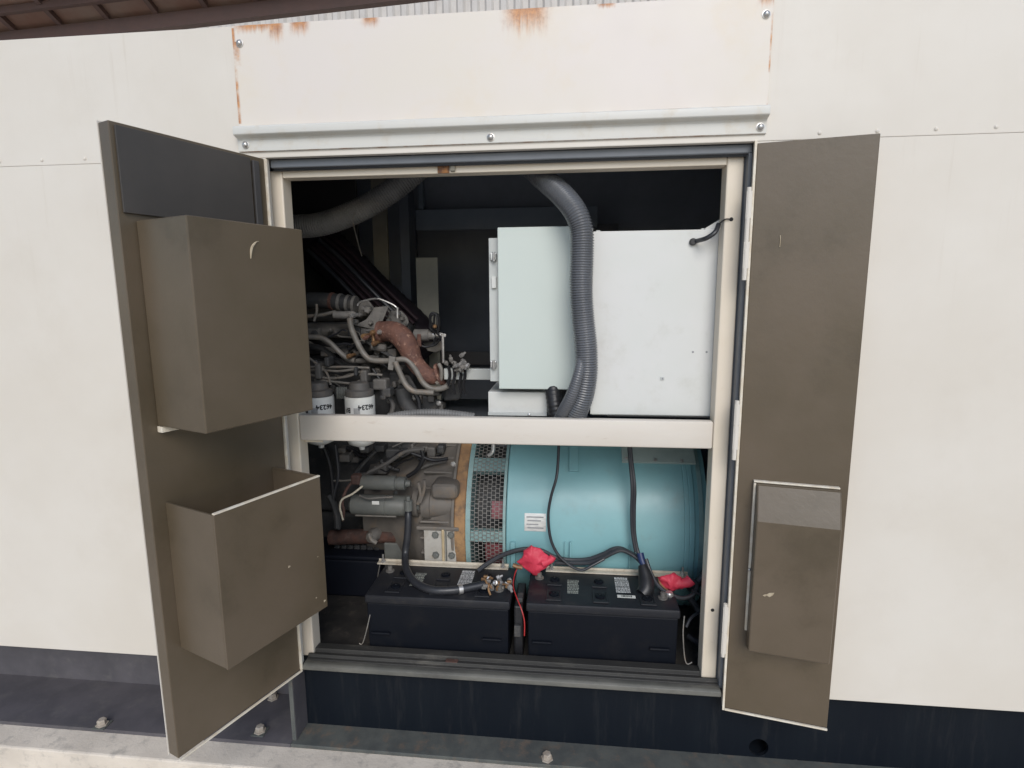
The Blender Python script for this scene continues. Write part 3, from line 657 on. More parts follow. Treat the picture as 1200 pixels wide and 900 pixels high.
# inlet manifold (dull grey log)
pipe('inlet_manifold', M['iron'], zp((-60, 305), (60, 303), (220, 305), (400, 318), (470, 330)), 0.55, 8.5, 16)
# bracket plate
br = [Z(345, 272), Z(490, 300), (Z(520, 250)), Z(560, 150), Z(470, 160), Z(420, 235)]
b0 = [at(*p, .52) for p in br]; b1 = [at(*p, .535) for p in br]
MB().hexa(b0, b1).build('lifting_bracket', M['cast'], eng, bevel=0.002)
cst = [Z(372, 150), Z(385, 120), Z(430, 112), Z(470, 160), Z(455, 210), Z(400, 215), Z(368, 190)]
MB().hexa([at(*p, .56) for p in cst], [at(*p, .64) for p in cst]).build('thermostat_casting', M['cast'], eng, bevel=0.006)
cst = [Z(548, 215), Z(572, 180), Z(640, 180), Z(672, 215), Z(688, 255), Z(660, 292), Z(555, 285)]
MB().hexa([at(*p, .58) for p in cst], [at(*p, .68) for p in cst]).build('turbo_casting', M['cast'], eng, bevel=0.008)
for u, v, rr in ((430, 175, 8), (405, 165, 5), (560, 240, 5), (350, 250, 6), (620, 200, 6), (645, 230, 5), (380, 205, 5), (450, 255, 5), (660, 270, 4)):
    q = at(*Z(u, v), .515 if u < 540 else .575); MB().lathe(q + Vector((0, -.014, 0)), (0, 1, 0), [(0, rr * .0014), (.004, rr * .0019), (.03, rr * .0019)], 6).build('nut', M['alu'] if rr in (6,) else M['cast'], eng)
pipe('vent_tube', M['alu'], zp((365, 150), (385, 125), (480, 106), (545, 125), (606, 160), (612, 215)), 0.50, 1.1, 8)
pipe('injector_stem', M['alu'], zp((612, 160), (613, 200), (613, 228)), 0.49, 1.6, 8)
# exhaust elbow
ex = MB().tube([at(*Z(515, 312), .47), at(*Z(560, 308), .455), at(*Z(615, 325), .44), at(*Z(660, 372), .43), at(*Z(690, 430), .43), at(*Z(715, 490), .43), at(*Z(760, 548), .43), at(*Z(815, 588), .43), at(*Z(865, 585), .43)],
               lambda t: (11.2 + 2.5 * math.sin(math.pi * min(1, t * 1.5)) - 1.5 * t) * pxm(.43), 20).build('exhaust_elbow', M['manifold'], eng)
MB().tube([at(*Z(500, 312), .472), at(*Z(522, 312), .470)], 13 * pxm(.47), 14, smooth=False).build('elbow_flange', M['manifold'], ex)
MB().tube([at(*Z(868, 580), .43), at(*Z(884, 574), .43)], 14 * pxm(.43), 14, smooth=False).build('elbow_flange', M['manifold'], ex)
pipe('exhaust_bracket', M['pipe'], zline(.40, (868, 508), (885, 545), (884, 600), (855, 632)), None, 2.4, 8)
MB().hexa([at(*Z(*p), .52) for p in ((735, 325), (758, 325), (762, 405), (735, 400))], [at(*Z(*p), .56) for p in ((735, 325), (758, 325), (762, 405), (735, 400))]).build('manifold_tab', M['manifold'], eng, bevel=0.002)
# solenoid cylinder with its wires and rod
a = at(*Z(715, 332), .56); b = at(*Z(838, 332), .56)
so = MB().lathe(a, (1, 0, 0), [(0, .018), (.004, .024), ((b - a).length - .02, .024), ((b - a).length - .018, .019), ((b - a).length, .019)], 20).build('solenoid', M['cast'], eng)
MB().lathe(b, (1, 0, 0), [(0, .022), (.012, .022), (.013, .014), (.03, .012)], 12).build('solenoid_cap', M['alu'], so)
for uv in (((840, 320), (825, 260), (812, 225), (825, 195), (850, 200), (862, 240), (855, 300)), ((845, 330), (840, 250), (848, 198), (870, 215), (872, 270), (860, 330)), ((835, 310), (815, 285), (822, 215), (838, 205)), ((850, 340), (835, 385), (800, 405), (765, 400)), ((860, 320), (880, 350), (850, 390), (820, 400))):
    pipe('wire', M['black'], zp(*uv), .53, 1.3, 6)
q = at(*Z(848, 278), .52); MB().lathe(q, (0, -1, 0), [(0, .008), (.01, .008), (.014, .004)], 8).build('brass_fitting', M['brass'], eng)
pipe('link_rod', M['alu'], zp((894, 322), (896, 420), (898, 505)), .47, 1.7, 8)
MB().hexa([at(*Z(*p), .47) for p in ((880, 318), (915, 326), (912, 345), (880, 338))], [at(*Z(*p), .49) for p in ((880, 318), (915, 326), (912, 345), (880, 338))]).build('rod_end', M['alu'], eng, bevel=.001)
MB().hexa([at(*Z(*p), .60) for p in ((770, 380), (880, 365), (900, 420), (850, 440), (800, 430))], [at(*Z(*p), .64) for p in ((770, 380), (880, 365), (900, 420), (850, 440), (800, 430))]).build('bracket', M['pipe'], eng, bevel=.003)
# pipes
pipe('coolant_pipe', M['pipe'], zp((-40, 340), (60, 344), (140, 350), (200, 385), (255, 440), (310, 482), (350, 490)), .44, 3.3, 12)
pipe('coolant_pipe', M['pipe'], zp((318, 225), (324, 280), (360, 370), (405, 450), (450, 486), (520, 492), (590, 492)), .41, 3.6, 12)
pipe('coolant_pipe', M['pipe'], zp((598, 495), (625, 560), (665, 640), (710, 678), (770, 686), (840, 690)), .37, 3.4, 12)
pipe('coolant_pipe', M['pipe'], zp((600, 487), (670, 486), (725, 545), (770, 625), (820, 662), (880, 665), (925, 648)), .40, 3.4, 12)
pipe('coolant_pipe', M['pipe'], zp((-40, 218), (60, 214), (150, 206), (230, 186)), .46, 2.2, 10)
pipe('coolant_pipe', M['iron'], zp((330, 490), (400, 492), (450, 490)), .46, 3.2, 10)
pipe('coolant_pipe', M['iron_dk'], zp((60, 400), (150, 420), (250, 500), (330, 540)), .50, 3.6, 10)
pipe('elbow', M['cast'], zp((220, 205), (275, 208), (325, 205), (345, 215)), .44, 4.6, 12)
pipe('stay', M['pipe'], zp((110, 140), (112, 185), (95, 245)), .45, 1.7, 8)
MB().hexa([at(*Z(*p), .375) for p in ((560, 462), (602, 468), (585, 552), (553, 546))], [at(*Z(*p), .40) for p in ((560, 462), (602, 468), (585, 552), (553, 546))]).build('pipe_clamp', M['cast'], eng, bevel=.002)
for u, v, m_ in ((455, 318, 'brass'), (465, 385, 'brass'), (500, 315, 'alu'), (310, 465, 'brass'), (330, 215, 'alu'), (918, 645, 'alu'), (400, 340, 'brass'), (410, 350, 'manifold')):
    q = at(*Z(u, v), .42); MB().lathe(q + Vector((0, -.012, 0)), (0.2, 1, 0.1), [(0, .006), (.006, .0095), (.02, .0095), (.022, .007), (.05, .006)], 8).build('pipe_fitting', M[m_], eng)
pipe('banjo_pipe', M['brass'], zp((455, 320), (463, 350), (467, 400)), .44, 2.2, 8)
MB().lathe(at(*Z(500, 410), .46), (1, 0, -.1), [(-.03, .012), (0, .016), (.025, .016), (.03, .01)], 10).build('sensor', M['iron'], eng)
for k in range(26):
    u = random.uniform(430, 560); v = random.uniform(330, 470)
    q = at(*Z(u, v), random.uniform(.48, .54)); w = random.uniform(.006, .02)
    if k < 14: MB().box(q.x - w, q.x + w, q.y, q.y + .05, q.z - w * .7, q.z + w * .7).build('boss', M['iron'] if k % 2 else M['iron_dk'], eng, bevel=.003)
# shiny fittings at the right of the elbow
for k in range(16):
    u = 985 + random.gauss(0, 26); v = 515 + random.gauss(0, 22)
    q = at(*Z(u, v), random.uniform(.36, .42)); d = Vector((random.uniform(-1, 1), random.uniform(-1, .2), random.uniform(-1, 1)))
    MB().lathe(q, d, [(-.010, .006), (-.004, .0085), (.006, .0085), (.008, .005), (.018, .004)], 6).build('fitting', M['alu'] if k % 3 else M['cast'], eng)
for u in (930, 960, 1000, 1025):
    pipe('wire', M['black'], zp((u, 520), (u + 8, 580), (u - 2, 640), (u + 10, 700)), .41, 2.0, 6)
cst = [Z(900, 560), Z(1015, 545), Z(1025, 650), Z(1000, 735), Z(900, 740)]
MB().hexa([at(*p, .46) for p in cst], [at(*p, .56) for p in cst]).build('pump_body', M['iron_dk'], eng, bevel=.01)
cst = [Z(560, 560), Z(690, 580), Z(760, 700), Z(900, 740), Z(900, 850), Z(560, 850)]
MB().hexa([at(*p, .48) for p in cst], [at(*p, .6) for p in cst]).build('end_casting', M['iron_dk'], eng, bevel=.01)
for (u, v, w, h) in ((820, 730, 40, 40), (850, 700, 50, 20), (640, 620, 50, 30), (700, 760, 40, 60), (620, 540, 50, 24), (590, 640, 26, 40), (880, 780, 30, 40), (755, 735, 14, 60)):
    q = at(*Z(u, v), .455); sx = w * .1888 * pxm(.46) * .5; sz = h * .1888 * pxm(.46) * .5
    MB().box(q.x - sx, q.x + sx, q.y, q.y + .06, q.z - sz, q.z + sz).build('boss', M['iron'], eng, bevel=.005)
pipe('hose', M['iron_dk'], zp((640, 660), (660, 740), (700, 800), (740, 830)), .44, 9, 14)
for u, v in ((720, 720), (560, 740), (870, 755), (690, 660), (960, 620)):
    inst(BOLT_HEX, 'bolt', eng, at(*Z(u, v), .44), TO_VIEW)
pipe('hose', M['iron'], zp((560, 720), (585, 770), (570, 830)), .42, 2.8, 8)
pipe('hose', M['black'], zp((720, 690), (745, 740), (750, 800)), .42, 3, 8)
# fuel lines over the filters
for uv in (((60, 530), (170, 532), (300, 530), (440, 536)), ((60, 575), (180, 600), (300, 590), (380, 560)), ((100, 610), (220, 622), (330, 632), (380, 615)), ((380, 580), (450, 575), (520, 580)), ((70, 550), (140, 548), (250, 556), (370, 540)), ((60, 470), (110, 510), (170, 560), (200, 640)), ((460, 540), (500, 600), (540, 640), (560, 700))):
    pipe('fuel_line', M['pipe'] if uv[0][0] != 460 else M['black'], zp(*uv), .36, 1.5, 8)
for (u, v, w, h) in ((115, 560, 40, 100), (170, 500, 34, 60), (400, 590, 46, 80), (250, 690, 60, 50), (500, 640, 90, 70), (540, 690, 60, 60), (350, 560, 24, 60), (520, 720, 40, 30)):
    q = at(*Z(u, v), .34); sx = w * .1888 * pxm(.34) * .5; sz = h * .1888 * pxm(.34) * .5
    MB().box(q.x - sx, q.x + sx, q.y, q.y + .05, q.z - sz, q.z + sz).build('filter_bracket', M['iron'] if u in (115, 500, 400) else M['iron_dk'], eng, bevel=.006)
for k in range(5):
    q = at(*Z(240 + k * 14, 690), .30); MB().tube([q + Vector((0, 0, .02)), q + Vector((0.004, -.008, 0)), q + Vector((0, 0, -.02))], .004, 6).build('coil', M['greygreen'], eng)
# two white spin-on filters
def oil_filter(px0, px1, pytop, pybot, Yc, label):
    cxp = (px0 + px1) / 2
    cc = at(cxp, pytop, Yc); rad = (px1 - px0) / 2 * pxm(Yc) * 0.985
    zb = at(cxp, pybot, Yc).z
    top = cc.z - 0.012
    f = MB().lathe((cc.x, Yc, 0), (0, 0, 1), [(zb - .012, .004), (zb - .011, .010), (zb + .002, .012), (zb + .004, rad * .45), (zb + .014, rad * .85), (zb + .03, rad), (top - .006, rad), (top, rad * .98), (top + .001, rad * .7)], 40).build('oil_filter', M['filter'], eng, ang=45)
    f['label'] = label
    MB().lathe((cc.x, Yc, 0), (0, 0, 1), [(top + .0015, rad * .93), (top + .010, rad * .95), (top + .022, rad * .93), (top + .026, rad * .7), (top + .05, rad * .62), (top + .052, rad * .4)], 24).build('filter_head', M['iron'], f)
    def pl(ang0, zc):
        # print reads upside down on the can
        def fn(x, y):
            a = ang0 + (-x) / rad
            return Vector((cc.x + math.sin(a) * (rad + .0006), Yc - math.cos(a) * (rad + .0006), zc - y))
        return fn
    zc = top - .040
    text_mesh('print', '46234', .025, M['ink'], f, pl(R(46), zc + .006))
    text_mesh('print', 'BF', .025, M['ink'], f, pl(R(-30), zc - .004))
    # grey code block between the words
    vs = []; fs = []
    for i in range(9):
        a0_ = R(-3) + i * R(24) / 9; a1_ = a0_ + R(1.8)
        o_ = len(vs)
        for aa, zz in ((a0_, zc - .018), (a1_, zc - .018), (a1_, zc + .004), (a0_, zc + .004)):
            vs.append((cc.x + math.sin(aa) * (rad + .0006), Yc - math.cos(aa) * (rad + .0006), zz))
        fs.append((o_, o_ + 1, o_ + 2, o_ + 3))
    MB().add(vs, fs).build('print', M['greyink'], f, smooth=False)
oil_filter(403, 439.5, 460, 523, .30, 'right white oil filter')
oil_filter(354, 391.5, 460, 521, .30, 'left white oil filter')

# --- below the middle rail
B = lambda u, v: (380 + .18333 * u, 510 + .18333 * v)
def bp(*uv): return [B(*p) for p in uv]
Ys = .36
# starter motor
a = at(*B(165, 440), Ys); b = at(*B(545, 440), Ys); L = b.x - a.x; rs = 70 * .1833 * pxm(Ys)
st = MB().lathe(a, (1, 0, 0), [(0, rs * .55), (.006, rs * .8), (.014, rs * .97), (.05, rs), (L * .62, rs), (L * .625, rs * .95), (L * .64, rs * .95), (L * .645, rs * 1.0), (L * .93, rs * .97), (L, rs * .75)], 32).build('starter_motor', M['greygreen'], eng)
a2 = at(*B(240, 300), Ys - .02); b2 = at(*B(552, 300), Ys - .02); L2 = b2.x - a2.x; r2_ = 48 * .1833 * pxm(Ys)
MB().lathe(a2, (1, 0, 0), [(0, r2_ * .9), (.006, r2_), (L2 * .70, r2_), (L2 * .71, r2_ * .8), (L2 * .74, r2_ * .8), (L2 * .75, r2_ * .92), (L2 * .9, r2_ * .92), (L2 * .91, r2_ * .5), (L2, r2_ * .4)], 24).build('starter_solenoid', M['greygreen'], st)
q = at(*B(328, 432), Ys - rs - .0005)
MB().box(q.x - .014, q.x + .014, q.y - .0008, q.y + .001, q.z - .007, q.z + .007).build('sticker', M['filter'], st)
pipe('starter_strap', M['iron'], [(*B(225, 385), Ys - .045), (*B(280, 405), Ys - .054), (*B(350, 400), Ys - .054), (*B(440, 395), Ys - .05)], None, 1.3, 8, parent=st)
pipe('through_bolt', M['pipe'], [(*B(200, 512), Ys - .02), (*B(460, 520), Ys - .02)], None, 1.2, 8, parent=st, smooth=False)
q = at(*B(560, 460), Ys - .03)
for k in range(5):
    MB().lathe(q + Vector((k * .006, 0, 0)), (1, 0, 0), [(0, .010), (.003, .0115), (.0055, .010)], 10).build('terminal_thread', M['greygreen'], st)
a3 = at(*B(580, 430), Ys + .01); b3 = at(*B(850, 430), Ys + .01); L3 = b3.x - a3.x; r3 = 105 * .1833 * pxm(Ys)
sn = MB().lathe(a3, (1, 0, 0), [(-.01, r3 * .5), (0, r3 * .9), (.02, r3 * .92), (.022, r3 * .7), (L3 * .22, r3 * .72), (L3 * .225, r3 * 1.0), (L3 * .42, r3 * 1.02), (L3 * .43, r3 * .93), (L3 * .95, r3 * .8), (L3, r3 * .66), (L3 * 1.1, r3 * .6)], 32).build('starter_nose', M['housing'], st)
for uv in (((600, 300), (615, 380), (598, 440)), ((640, 285), (640, 340), (612, 430))):
    pipe('nose_rib', M['housing'], [(*B(*p), Ys - .07) for p in uv], None, 2.2, 8, parent=sn)
# flywheel housing, lathe about the shaft line
AY, AZ, AR = 0.685, 0.560, 0.385
fh = MB().lathe((0, AY, AZ), (1, 0, 0), [(-.62, .24), (-.50, .25), (-.42, .31), (-.36, .34), (-.30, .355), (-.235, .372), (-.222, .385), (-.2125, .385)], 72).build('flywheel_housing', M['housing'], eng)
q = at(*B(770, 355), .33)
MB().box(q.x - .05, q.x + .055, .30, .42, q.z - .028, q.z + .035).build('housing_boss', M['housing'], fh, bevel=.022, seg=3)
MB().box(-.34, -.2, .33, .44, .50, .58).build('housing_foot', M['housing'], fh, bevel=.012)
orr = MB().lathe((0, AY, AZ), (1, 0, 0), [(-.212, AR - .06), (-.212, AR - .004), (-.208, AR), (-.172, AR), (-.168, AR - .004), (-.168, AR - .06)], 96).build('flange_ring', M['orange'], eng, ang=30)
# mount block with four bolts
a = at(*B(634, 597), .303); b = at(*B(842, 790), .303)
mk = MB().box(a.x, b.x, .303, .42, b.z - .08, a.z).build('mount_block', M['mount'], eng, bevel=.003)
a = at(*B(735, 597), .299); b = at(*B(778, 790), .299)
MB().box(a.x + .008, b.x - .004, .2945, .3028, b.z - .08, a.z - .003).build('mount_rib', M['rib'], mk, bevel=.006)
a = at(*B(752, 597), .299); b = at(*B(785, 790), .299)
MB().box(a.x + .012, b.x, .297, .3027, b.z - .08, a.z - .004).build('mount_rib', M['greygreen'], mk, bevel=.003)
for u, v in ((710, 637), (810, 637), (713, 765), (815, 768)): inst(BOLT_MOUNT, 'bolt', mk, at(*B(u, v), .3025), TO_VIEW)
a = at(*B(600, 560), .33); b = at(*B(850, 596), .33)
MB().box(a.x, b.x + .012, .298, .44, b.z + .001, b.z + .016).build('mount_shelf', M['housing'], mk, bevel=.004)
# rusty cross bar and lower clutter
pipe('cross_bar', M['redrust'], bp((40, 655), (200, 648), (430, 640), (620, 640)), .46, 9.5, 12)
MB().lathe(at(*B(310, 645), .42), (0.25, 1, .1), [(-.02, .02), (0, .027), (.03, .027)], 10).build('bar_clamp', M['iron'], eng)
pipe('bar_clamp', M['pipe'], [(*B(285, 625), .40), (*B(300, 665), .40), (*B(335, 690), .40)], None, 3, 8)
a = at(*B(380, 690), .43); b = at(*B(590, 790), .43)
MB().box(a.x, b.x, .43, .5, b.z - .06, a.z).build('foot_bracket', M['greygreen'], eng, bevel=.004)
for k in range(7):
    a = at(*B(90 + 42 * k, 690), .5); MB().box(a.x - .013, a.x + .013, .48, .6, .30, a.z).build('pan_rib', M['iron_dk'], eng, bevel=.006)
# cables and pipes in the dark upper part
for uv, r_, m_ in ((((40, 290), (140, 290), (240, 275)), 1.2, 'pipe'), (((280, 240), (400, 180), (520, 105), (640, 90)), 2.4, 'iron'), (((200, 240), (260, 170), (330, 100)), 2.2, 'iron_dk'), (((530, 265), (590, 225), (630, 150), (620, 90)), 2.6, 'black'), (((560, 115), (620, 135), (700, 160), (790, 150)), 2.2, 'black'), (((0, 80), (40, 200), (60, 400), (80, 560)), 2.8, 'black'), (((70, 60), (90, 250), (60, 420), (95, 600)), 2.2, 'cable'), (((30, 380), (60, 440), (80, 510), (85, 590)), 4.5, 'iron_dk')):
    pipe('loom', M[m_], bp(*uv), .40, r_, 8)
for (u, v, w, h, m_) in ((600, 100, 90, 50, 'iron'), (680, 110, 60, 70, 'iron'), (740, 95, 50, 60, 'iron_dk'), (330, 330, 60, 20, 'iron_dk'), (470, 380, 70, 40, 'greygreen'), (640, 90, 50, 40, 'iron'), (560, 85, 20, 60, 'cast')):
    q = at(*B(u, v), .44); sx = w * .1833 * pxm(.44) * .5; sz = h * .1833 * pxm(.44) * .5
    MB().box(q.x - sx, q.x + sx, q.y, q.y + .06, q.z - sz, q.z + sz).build('boss', M[m_], eng, bevel=.008)
q = at(*B(825, 185), .36); inst(BOLT_HEX, 'bolt', fh, q, TO_VIEW)
# red plug and wires at the starter
q = at(*B(208, 278), .33); MB().box(q.x - .018, q.x + .018, .31, .345, q.z - .02, q.z + .02).build('red_plug', M['redrust'], st, bevel=.008)
pipe('red_lead', M['redrust'], [(*B(190, 285), .33), (*B(140, 350), .31), (*B(115, 430), .30), (*B(125, 480), .30), (*B(118, 545), .31)], None, 1.8, 8, parent=st)
pipe('white_lead', M['whitewire'], [(*B(245, 325), .31), (*B(180, 375), .30), (*B(115, 410), .295), (*B(100, 460), .295), (*B(112, 510), .30), (*B(120, 540), .305)], None, 1.3, 8, parent=st)

# ================================================================== alternator
alt = thing('alternator', (0.27, AY, 0.236), 'teal barrel shaped alternator lying behind the two black batteries', 'alternator')
X0, X1 = -0.015, 0.716
barrel = MB().lathe((0, AY, AZ), (1, 0, 0), [(X0, AR - .02), (X0, AR - .004), (X0 + .004, AR), (X1 - .085, AR), (X1 - .083, AR - .002), (X1 - .080, AR), (X1 - .068, AR), (X1 - .066, AR - .002), (X1 - .063, AR), (X1 - .05, AR), (X1 - .046, AR - .003), (X1, AR - .012), (X1 + .004, AR - .02), (X1 + .004, .05)], 128).build('barrel', M['teal'], alt, ang=25)
MB().lathe((0, AY, AZ), (1, 0, 0), [(X1 - .033, AR - .006), (X1 - .033, AR - .0005), (X1 - .018, AR - .002), (X1 - .018, AR - .01)], 96).build('end_band', M['teal_lt'], barrel, ang=25)
MB().lathe((0, AY, AZ), (1, 0, 0), [(-.1675, AR - .05), (-.1675, AR + .001), (-.150, AR + .001), (-.150, AR - .03)], 96).build('adapter_rim', M['teal_lt'], alt, ang=25)
MB().lathe((0, AY, AZ), (1, 0, 0), [(X0 - .012, AR - .03), (X0 - .012, AR + .0015), (X0 - .002, AR + .0015), (X0 - .002, AR - .03)], 96).build('guard_rim', M['teal_lt'], alt, ang=25)
# what is inside the guard: dark core, pale ribs, copper winding
MB().lathe((0, AY, AZ), (1, 0, 0), [(-.149, .25), (X0 - .02, .25)], 48).build('rotor_core', M['iron_dk'], alt)
def on_barrel(px, py, r):
    """where the sight line meets the cylinder of radius r about the shaft"""
    d = ray(px, py); oy, oz = CAM.y - AY, CAM.z - AZ
    A_ = d.y ** 2 + d.z ** 2; B_ = 2 * (oy * d.y + oz * d.z); C_ = oy * oy + oz * oz - r * r
    t = (-B_ - math.sqrt(max(0, B_ * B_ - 4 * A_ * C_))) / (2 * A_); return CAM + d * t
def th_of(p): return math.atan2(p.z - AZ, -(p.y - AY))          # 0 towards the viewer, up positive
def cyl(x, th, r): return Vector((x, AY - math.cos(th) * r, AZ + math.sin(th) * r))
def shell(x0, x1, t0, t1, ra, rb, n=8):
    m = MB(); vs = []; fs = []
    for i in range(n + 1):
        th = t0 + (t1 - t0) * i / n
        vs += [cyl(x0, th, ra), cyl(x1, th, ra), cyl(x1, th, rb), cyl(x0, th, rb)]
    for i in range(n):
        k = i * 4
        for a_, b_ in ((0, 1), (1, 2), (2, 3), (3, 0)): fs.append((k + a_, k + b_, k + 4 + b_, k + 4 + a_))
    fs += [(0, 3, 2, 1), (n * 4, n * 4 + 1, n * 4 + 2, n * 4 + 3)]
    return m.add(vs, fs)
GX0, GX1 = -.150, X0 - .012
for py0, py1 in ((538, 553), (622, 634)):
    t0, t1 = th_of(on_barrel(570, py1, AR - .02)), th_of(on_barrel(570, py0, AR - .02))
    shell(GX0, GX1, t0, t1, AR - .05, AR - .012).build('adapter_rib', M['teal_lt'], alt)
t0, t1 = th_of(on_barrel(580, 608, AR - .04)), th_of(on_barrel(580, 587, AR - .04))
shell(-.075, GX1, t0, t1, AR - .09, AR - .04).build('winding', M['copper'], alt)
t0, t1 = th_of(on_barrel(578, 655, AR - .02)), th_of(on_barrel(570, 640, AR - .02))
shell(-.10, GX1, t0 - .1, t1, AR - .10, AR - .04).build('winding', M['copper'], alt)
# expanded metal guard: staggered upright openings
gm = MB(); rg = AR - .003
nrow = 40; t_lo, t_hi = -.75, 1.25; dt = (t_hi - t_lo) / nrow * .5
ncol = 8; dx = (GX1 - GX0) / ncol
w = .0011
rows = 46
for i in range(rows + 1):
    th = t_lo + (t_hi - t_lo) * i / rows
    # each column has its bars at half-row offsets, so the openings stagger
    for c_ in range(ncol):
        tt = th + (0.5 * (t_hi - t_lo) / rows if c_ % 2 else 0)
        vs = [cyl(GX0 + c_ * dx, tt - w / rg, rg), cyl(GX0 + (c_ + 1) * dx, tt - w / rg, rg), cyl(GX0 + (c_ + 1) * dx, tt + w / rg, rg), cyl(GX0 + c_ * dx, tt + w / rg, rg),
              cyl(GX0 + c_ * dx, tt - w / rg, rg - .0015), cyl(GX0 + (c_ + 1) * dx, tt - w / rg, rg - .0015), cyl(GX0 + (c_ + 1) * dx, tt + w / rg, rg - .0015), cyl(GX0 + c_ * dx, tt + w / rg, rg - .0015)]
        gm.add(vs, [(0, 1, 2, 3), (4, 7, 6, 5), (0, 4, 5, 1), (2, 6, 7, 3), (1, 5, 6, 2), (0, 3, 7, 4)])
for c_ in range(ncol + 1):
    xx = GX0 + c_ * dx
    gm.add(shell(xx - .0009, xx + .0009, t_lo, t_hi, rg - .0016, rg + .0003, 40).v, shell(xx - .0009, xx + .0009, t_lo, t_hi, rg - .0016, rg + .0003, 40).f)
go = gm.build('mesh_guard', M['cast'], alt, smooth=False); go['kind'] = 'stuff'
# lugs, covers, nameplate
def patch(name, m, px0, py0, px1, py1, h, parent=alt, bev=.001):
    a_ = on_barrel(px0, py1, AR); b_ = on_barrel(px1, py0, AR)
    return shell(min(a_.x, b_.x), max(a_.x, b_.x), th_of(a_), th_of(b_), AR - .002, AR + h, 6).build(name, m, parent, bevel=bev)
patch('lifting_lug', M['teal'], 667, 505, 677.5, 553, .012)
cvp = patch('terminal_cover', M['cover_plate'], 729, 500, 804, 542.5, .010)
for px, py in ((734, 537), (768, 539), (799, 540)):
    q = on_barrel(px, py, AR + .010); inst(BOLT_HEX, 'bolt', cvp, q, (q - Vector((q.x, AY, AZ))).to_track_quat('Z', 'X')).scale = (.7, .7, .7)
np_ = patch('nameplate', M['plate'], 614.5, 602, 640, 622, .0015, bev=.0004)
for k in range(4):
    t_ = 605.5 + k * 4.2
    patch('print', M['greyink'], 617 + (k % 2), t_, 637 - (k % 3) * 3, t_ + .9, .0022, np_, 0)
patch('foot_lug', M['teal'], 601.5, 634, 604, 690, .016); patch('foot_lug', M['teal'], 667, 634, 669.5, 690, .016); patch('foot_lug', M['teal'], 661, 634, 663, 690, .008); patch('foot_lug', M['teal'], 734, 638, 738, 690, .016)
MB().box(-.10, .68, .45, .95, .237, .30).build('alternator_feet', M['base'], alt, bevel=.01)
pipe('cable_clip', M['alu'], [(*B(1080, 60), .30), (*B(1075, 105), .29), (*B(1048, 130), .29)], None, 2.2, 8, parent=alt)

# ================================================================== batteries
def make_battery(x0, label):
    W_, Y0, Y1, Z0, Z1 = 0.497, 0.050, 0.292, 0.2365, 0.464
    t = thing('battery', (x0 + W_ / 2, (Y0 + Y1) / 2, Z0), label, 'battery', 'black starter batteries on the floor of the enclosure')
    MB().hexa([(x0 + .008, Y0 + .008, Z0), (x0 + W_ - .008, Y0 + .008, Z0), (x0 + W_ - .008, Y1 - .008, Z0), (x0 + .008, Y1 - .008, Z0)],
              [(x0 + .006, Y0 + .005, Z1 - .03), (x0 + W_ - .006, Y0 + .005, Z1 - .03), (x0 + W_ - .006, Y1 - .005, Z1 - .03), (x0 + .006, Y1 - .005, Z1 - .03)]).build('case', M['battery'], t, bevel=.004)
    lid = MB().box(x0, x0 + W_, Y0, Y1, Z1 - .030, Z1).build('lid', M['bat_top'], t, bevel=.007, seg=3)
    for xx in (x0 + .02, x0 + W_ - .095):
        MB().box(xx, xx + .065, Y0 - .004, Y0 + .012, .322, .331).build('grip', M['battery'], t, bevel=.003)
    for xx in (x0 + .09, x0 + .245, x0 + .40):
        fr = MB(); wv = .026
        fr.box(xx - wv, xx + wv, Y0 + .022, Y0 + .034, Z1, Z1 + .005); fr.box(xx - wv, xx - wv + .007, Y0 + .0345, Y0 + .095, Z1, Z1 + .004); fr.box(xx + wv - .007, xx + wv, Y0 + .0345, Y0 + .095, Z1, Z1 + .004)
        fr.build('vent_well', M['bat_top'], lid, bevel=.002)
        for yy in (Y0 + .066, Y0 + .165):
            MB().lathe((xx, yy, Z1), (0, 0, 1), [(-.001, .017), (.003, .017), (.005, .014), (.005, .007), (.003, .006)], 18).build('vent_cap', M['battery'], lid)
        MB().box(xx - wv, xx + wv, Y0 + .120, Y0 + .128, Z1, Z1 + .005).build('vent_bar', M['bat_top'], lid, bevel=.002)
    def block(xc, yc, w_, h_, m_, seed):
        rr = random.Random(seed); vs = []; fs = []
        yy = yc + h_ / 2
        while yy > yc - h_ / 2:
            hh = rr.choice((.0022, .003, .0045, .007)); xx = xc - w_ / 2; 
            while xx < xc + w_ / 2 - .002:
                ww = rr.uniform(.002, .010); xe = min(xx + ww, xc + w_ / 2)
                o_ = len(vs); vs += [(xx, yy - hh, Z1 + .0006), (xe, yy - hh, Z1 + .0006), (xe, yy, Z1 + .0006), (xx, yy, Z1 + .0006)]; fs.append((o_, o_ + 1, o_ + 2, o_ + 3)); xx = xe + rr.uniform(.0008, .002)
            yy -= hh + rr.uniform(.0018, .004)
        MB().add(vs, fs).build('print', m_, lid, smooth=False)
    block(x0 + .155, Y0 + .125, .040, .085, M['silverink'], 3)
    block(x0 + .325, Y0 + .150, .048, .100, M['whiteink'], 5)
    for i in range(2):
        xx = (x0 + .035, x0 + W_ - .045)[i]; yy = (Y1 - .07, Y0 + .075)[i]
        MB().lathe((xx, yy, Z1), (0, 0, 1), [(-.001, .016), (.004, .016), (.005, .0095), (.020, .0085), (.021, .006)], 16).build('terminal_post', M['iron'], t)
    return t
def copy_tree(o, parent=None):
    c_ = o.copy(); COL.objects.link(c_); c_.parent = parent
    for ch in list(o.children): copy_tree(ch, c_)
    return c_
bat = make_battery(-.471, 'black battery with bare crimped terminal clamp, standing left of its pair')
bat2 = copy_tree(bat); bat2.location.x += .550; bat2['label'] = 'black battery with barcode sticker and scrunched red cover, standing right of its pair'
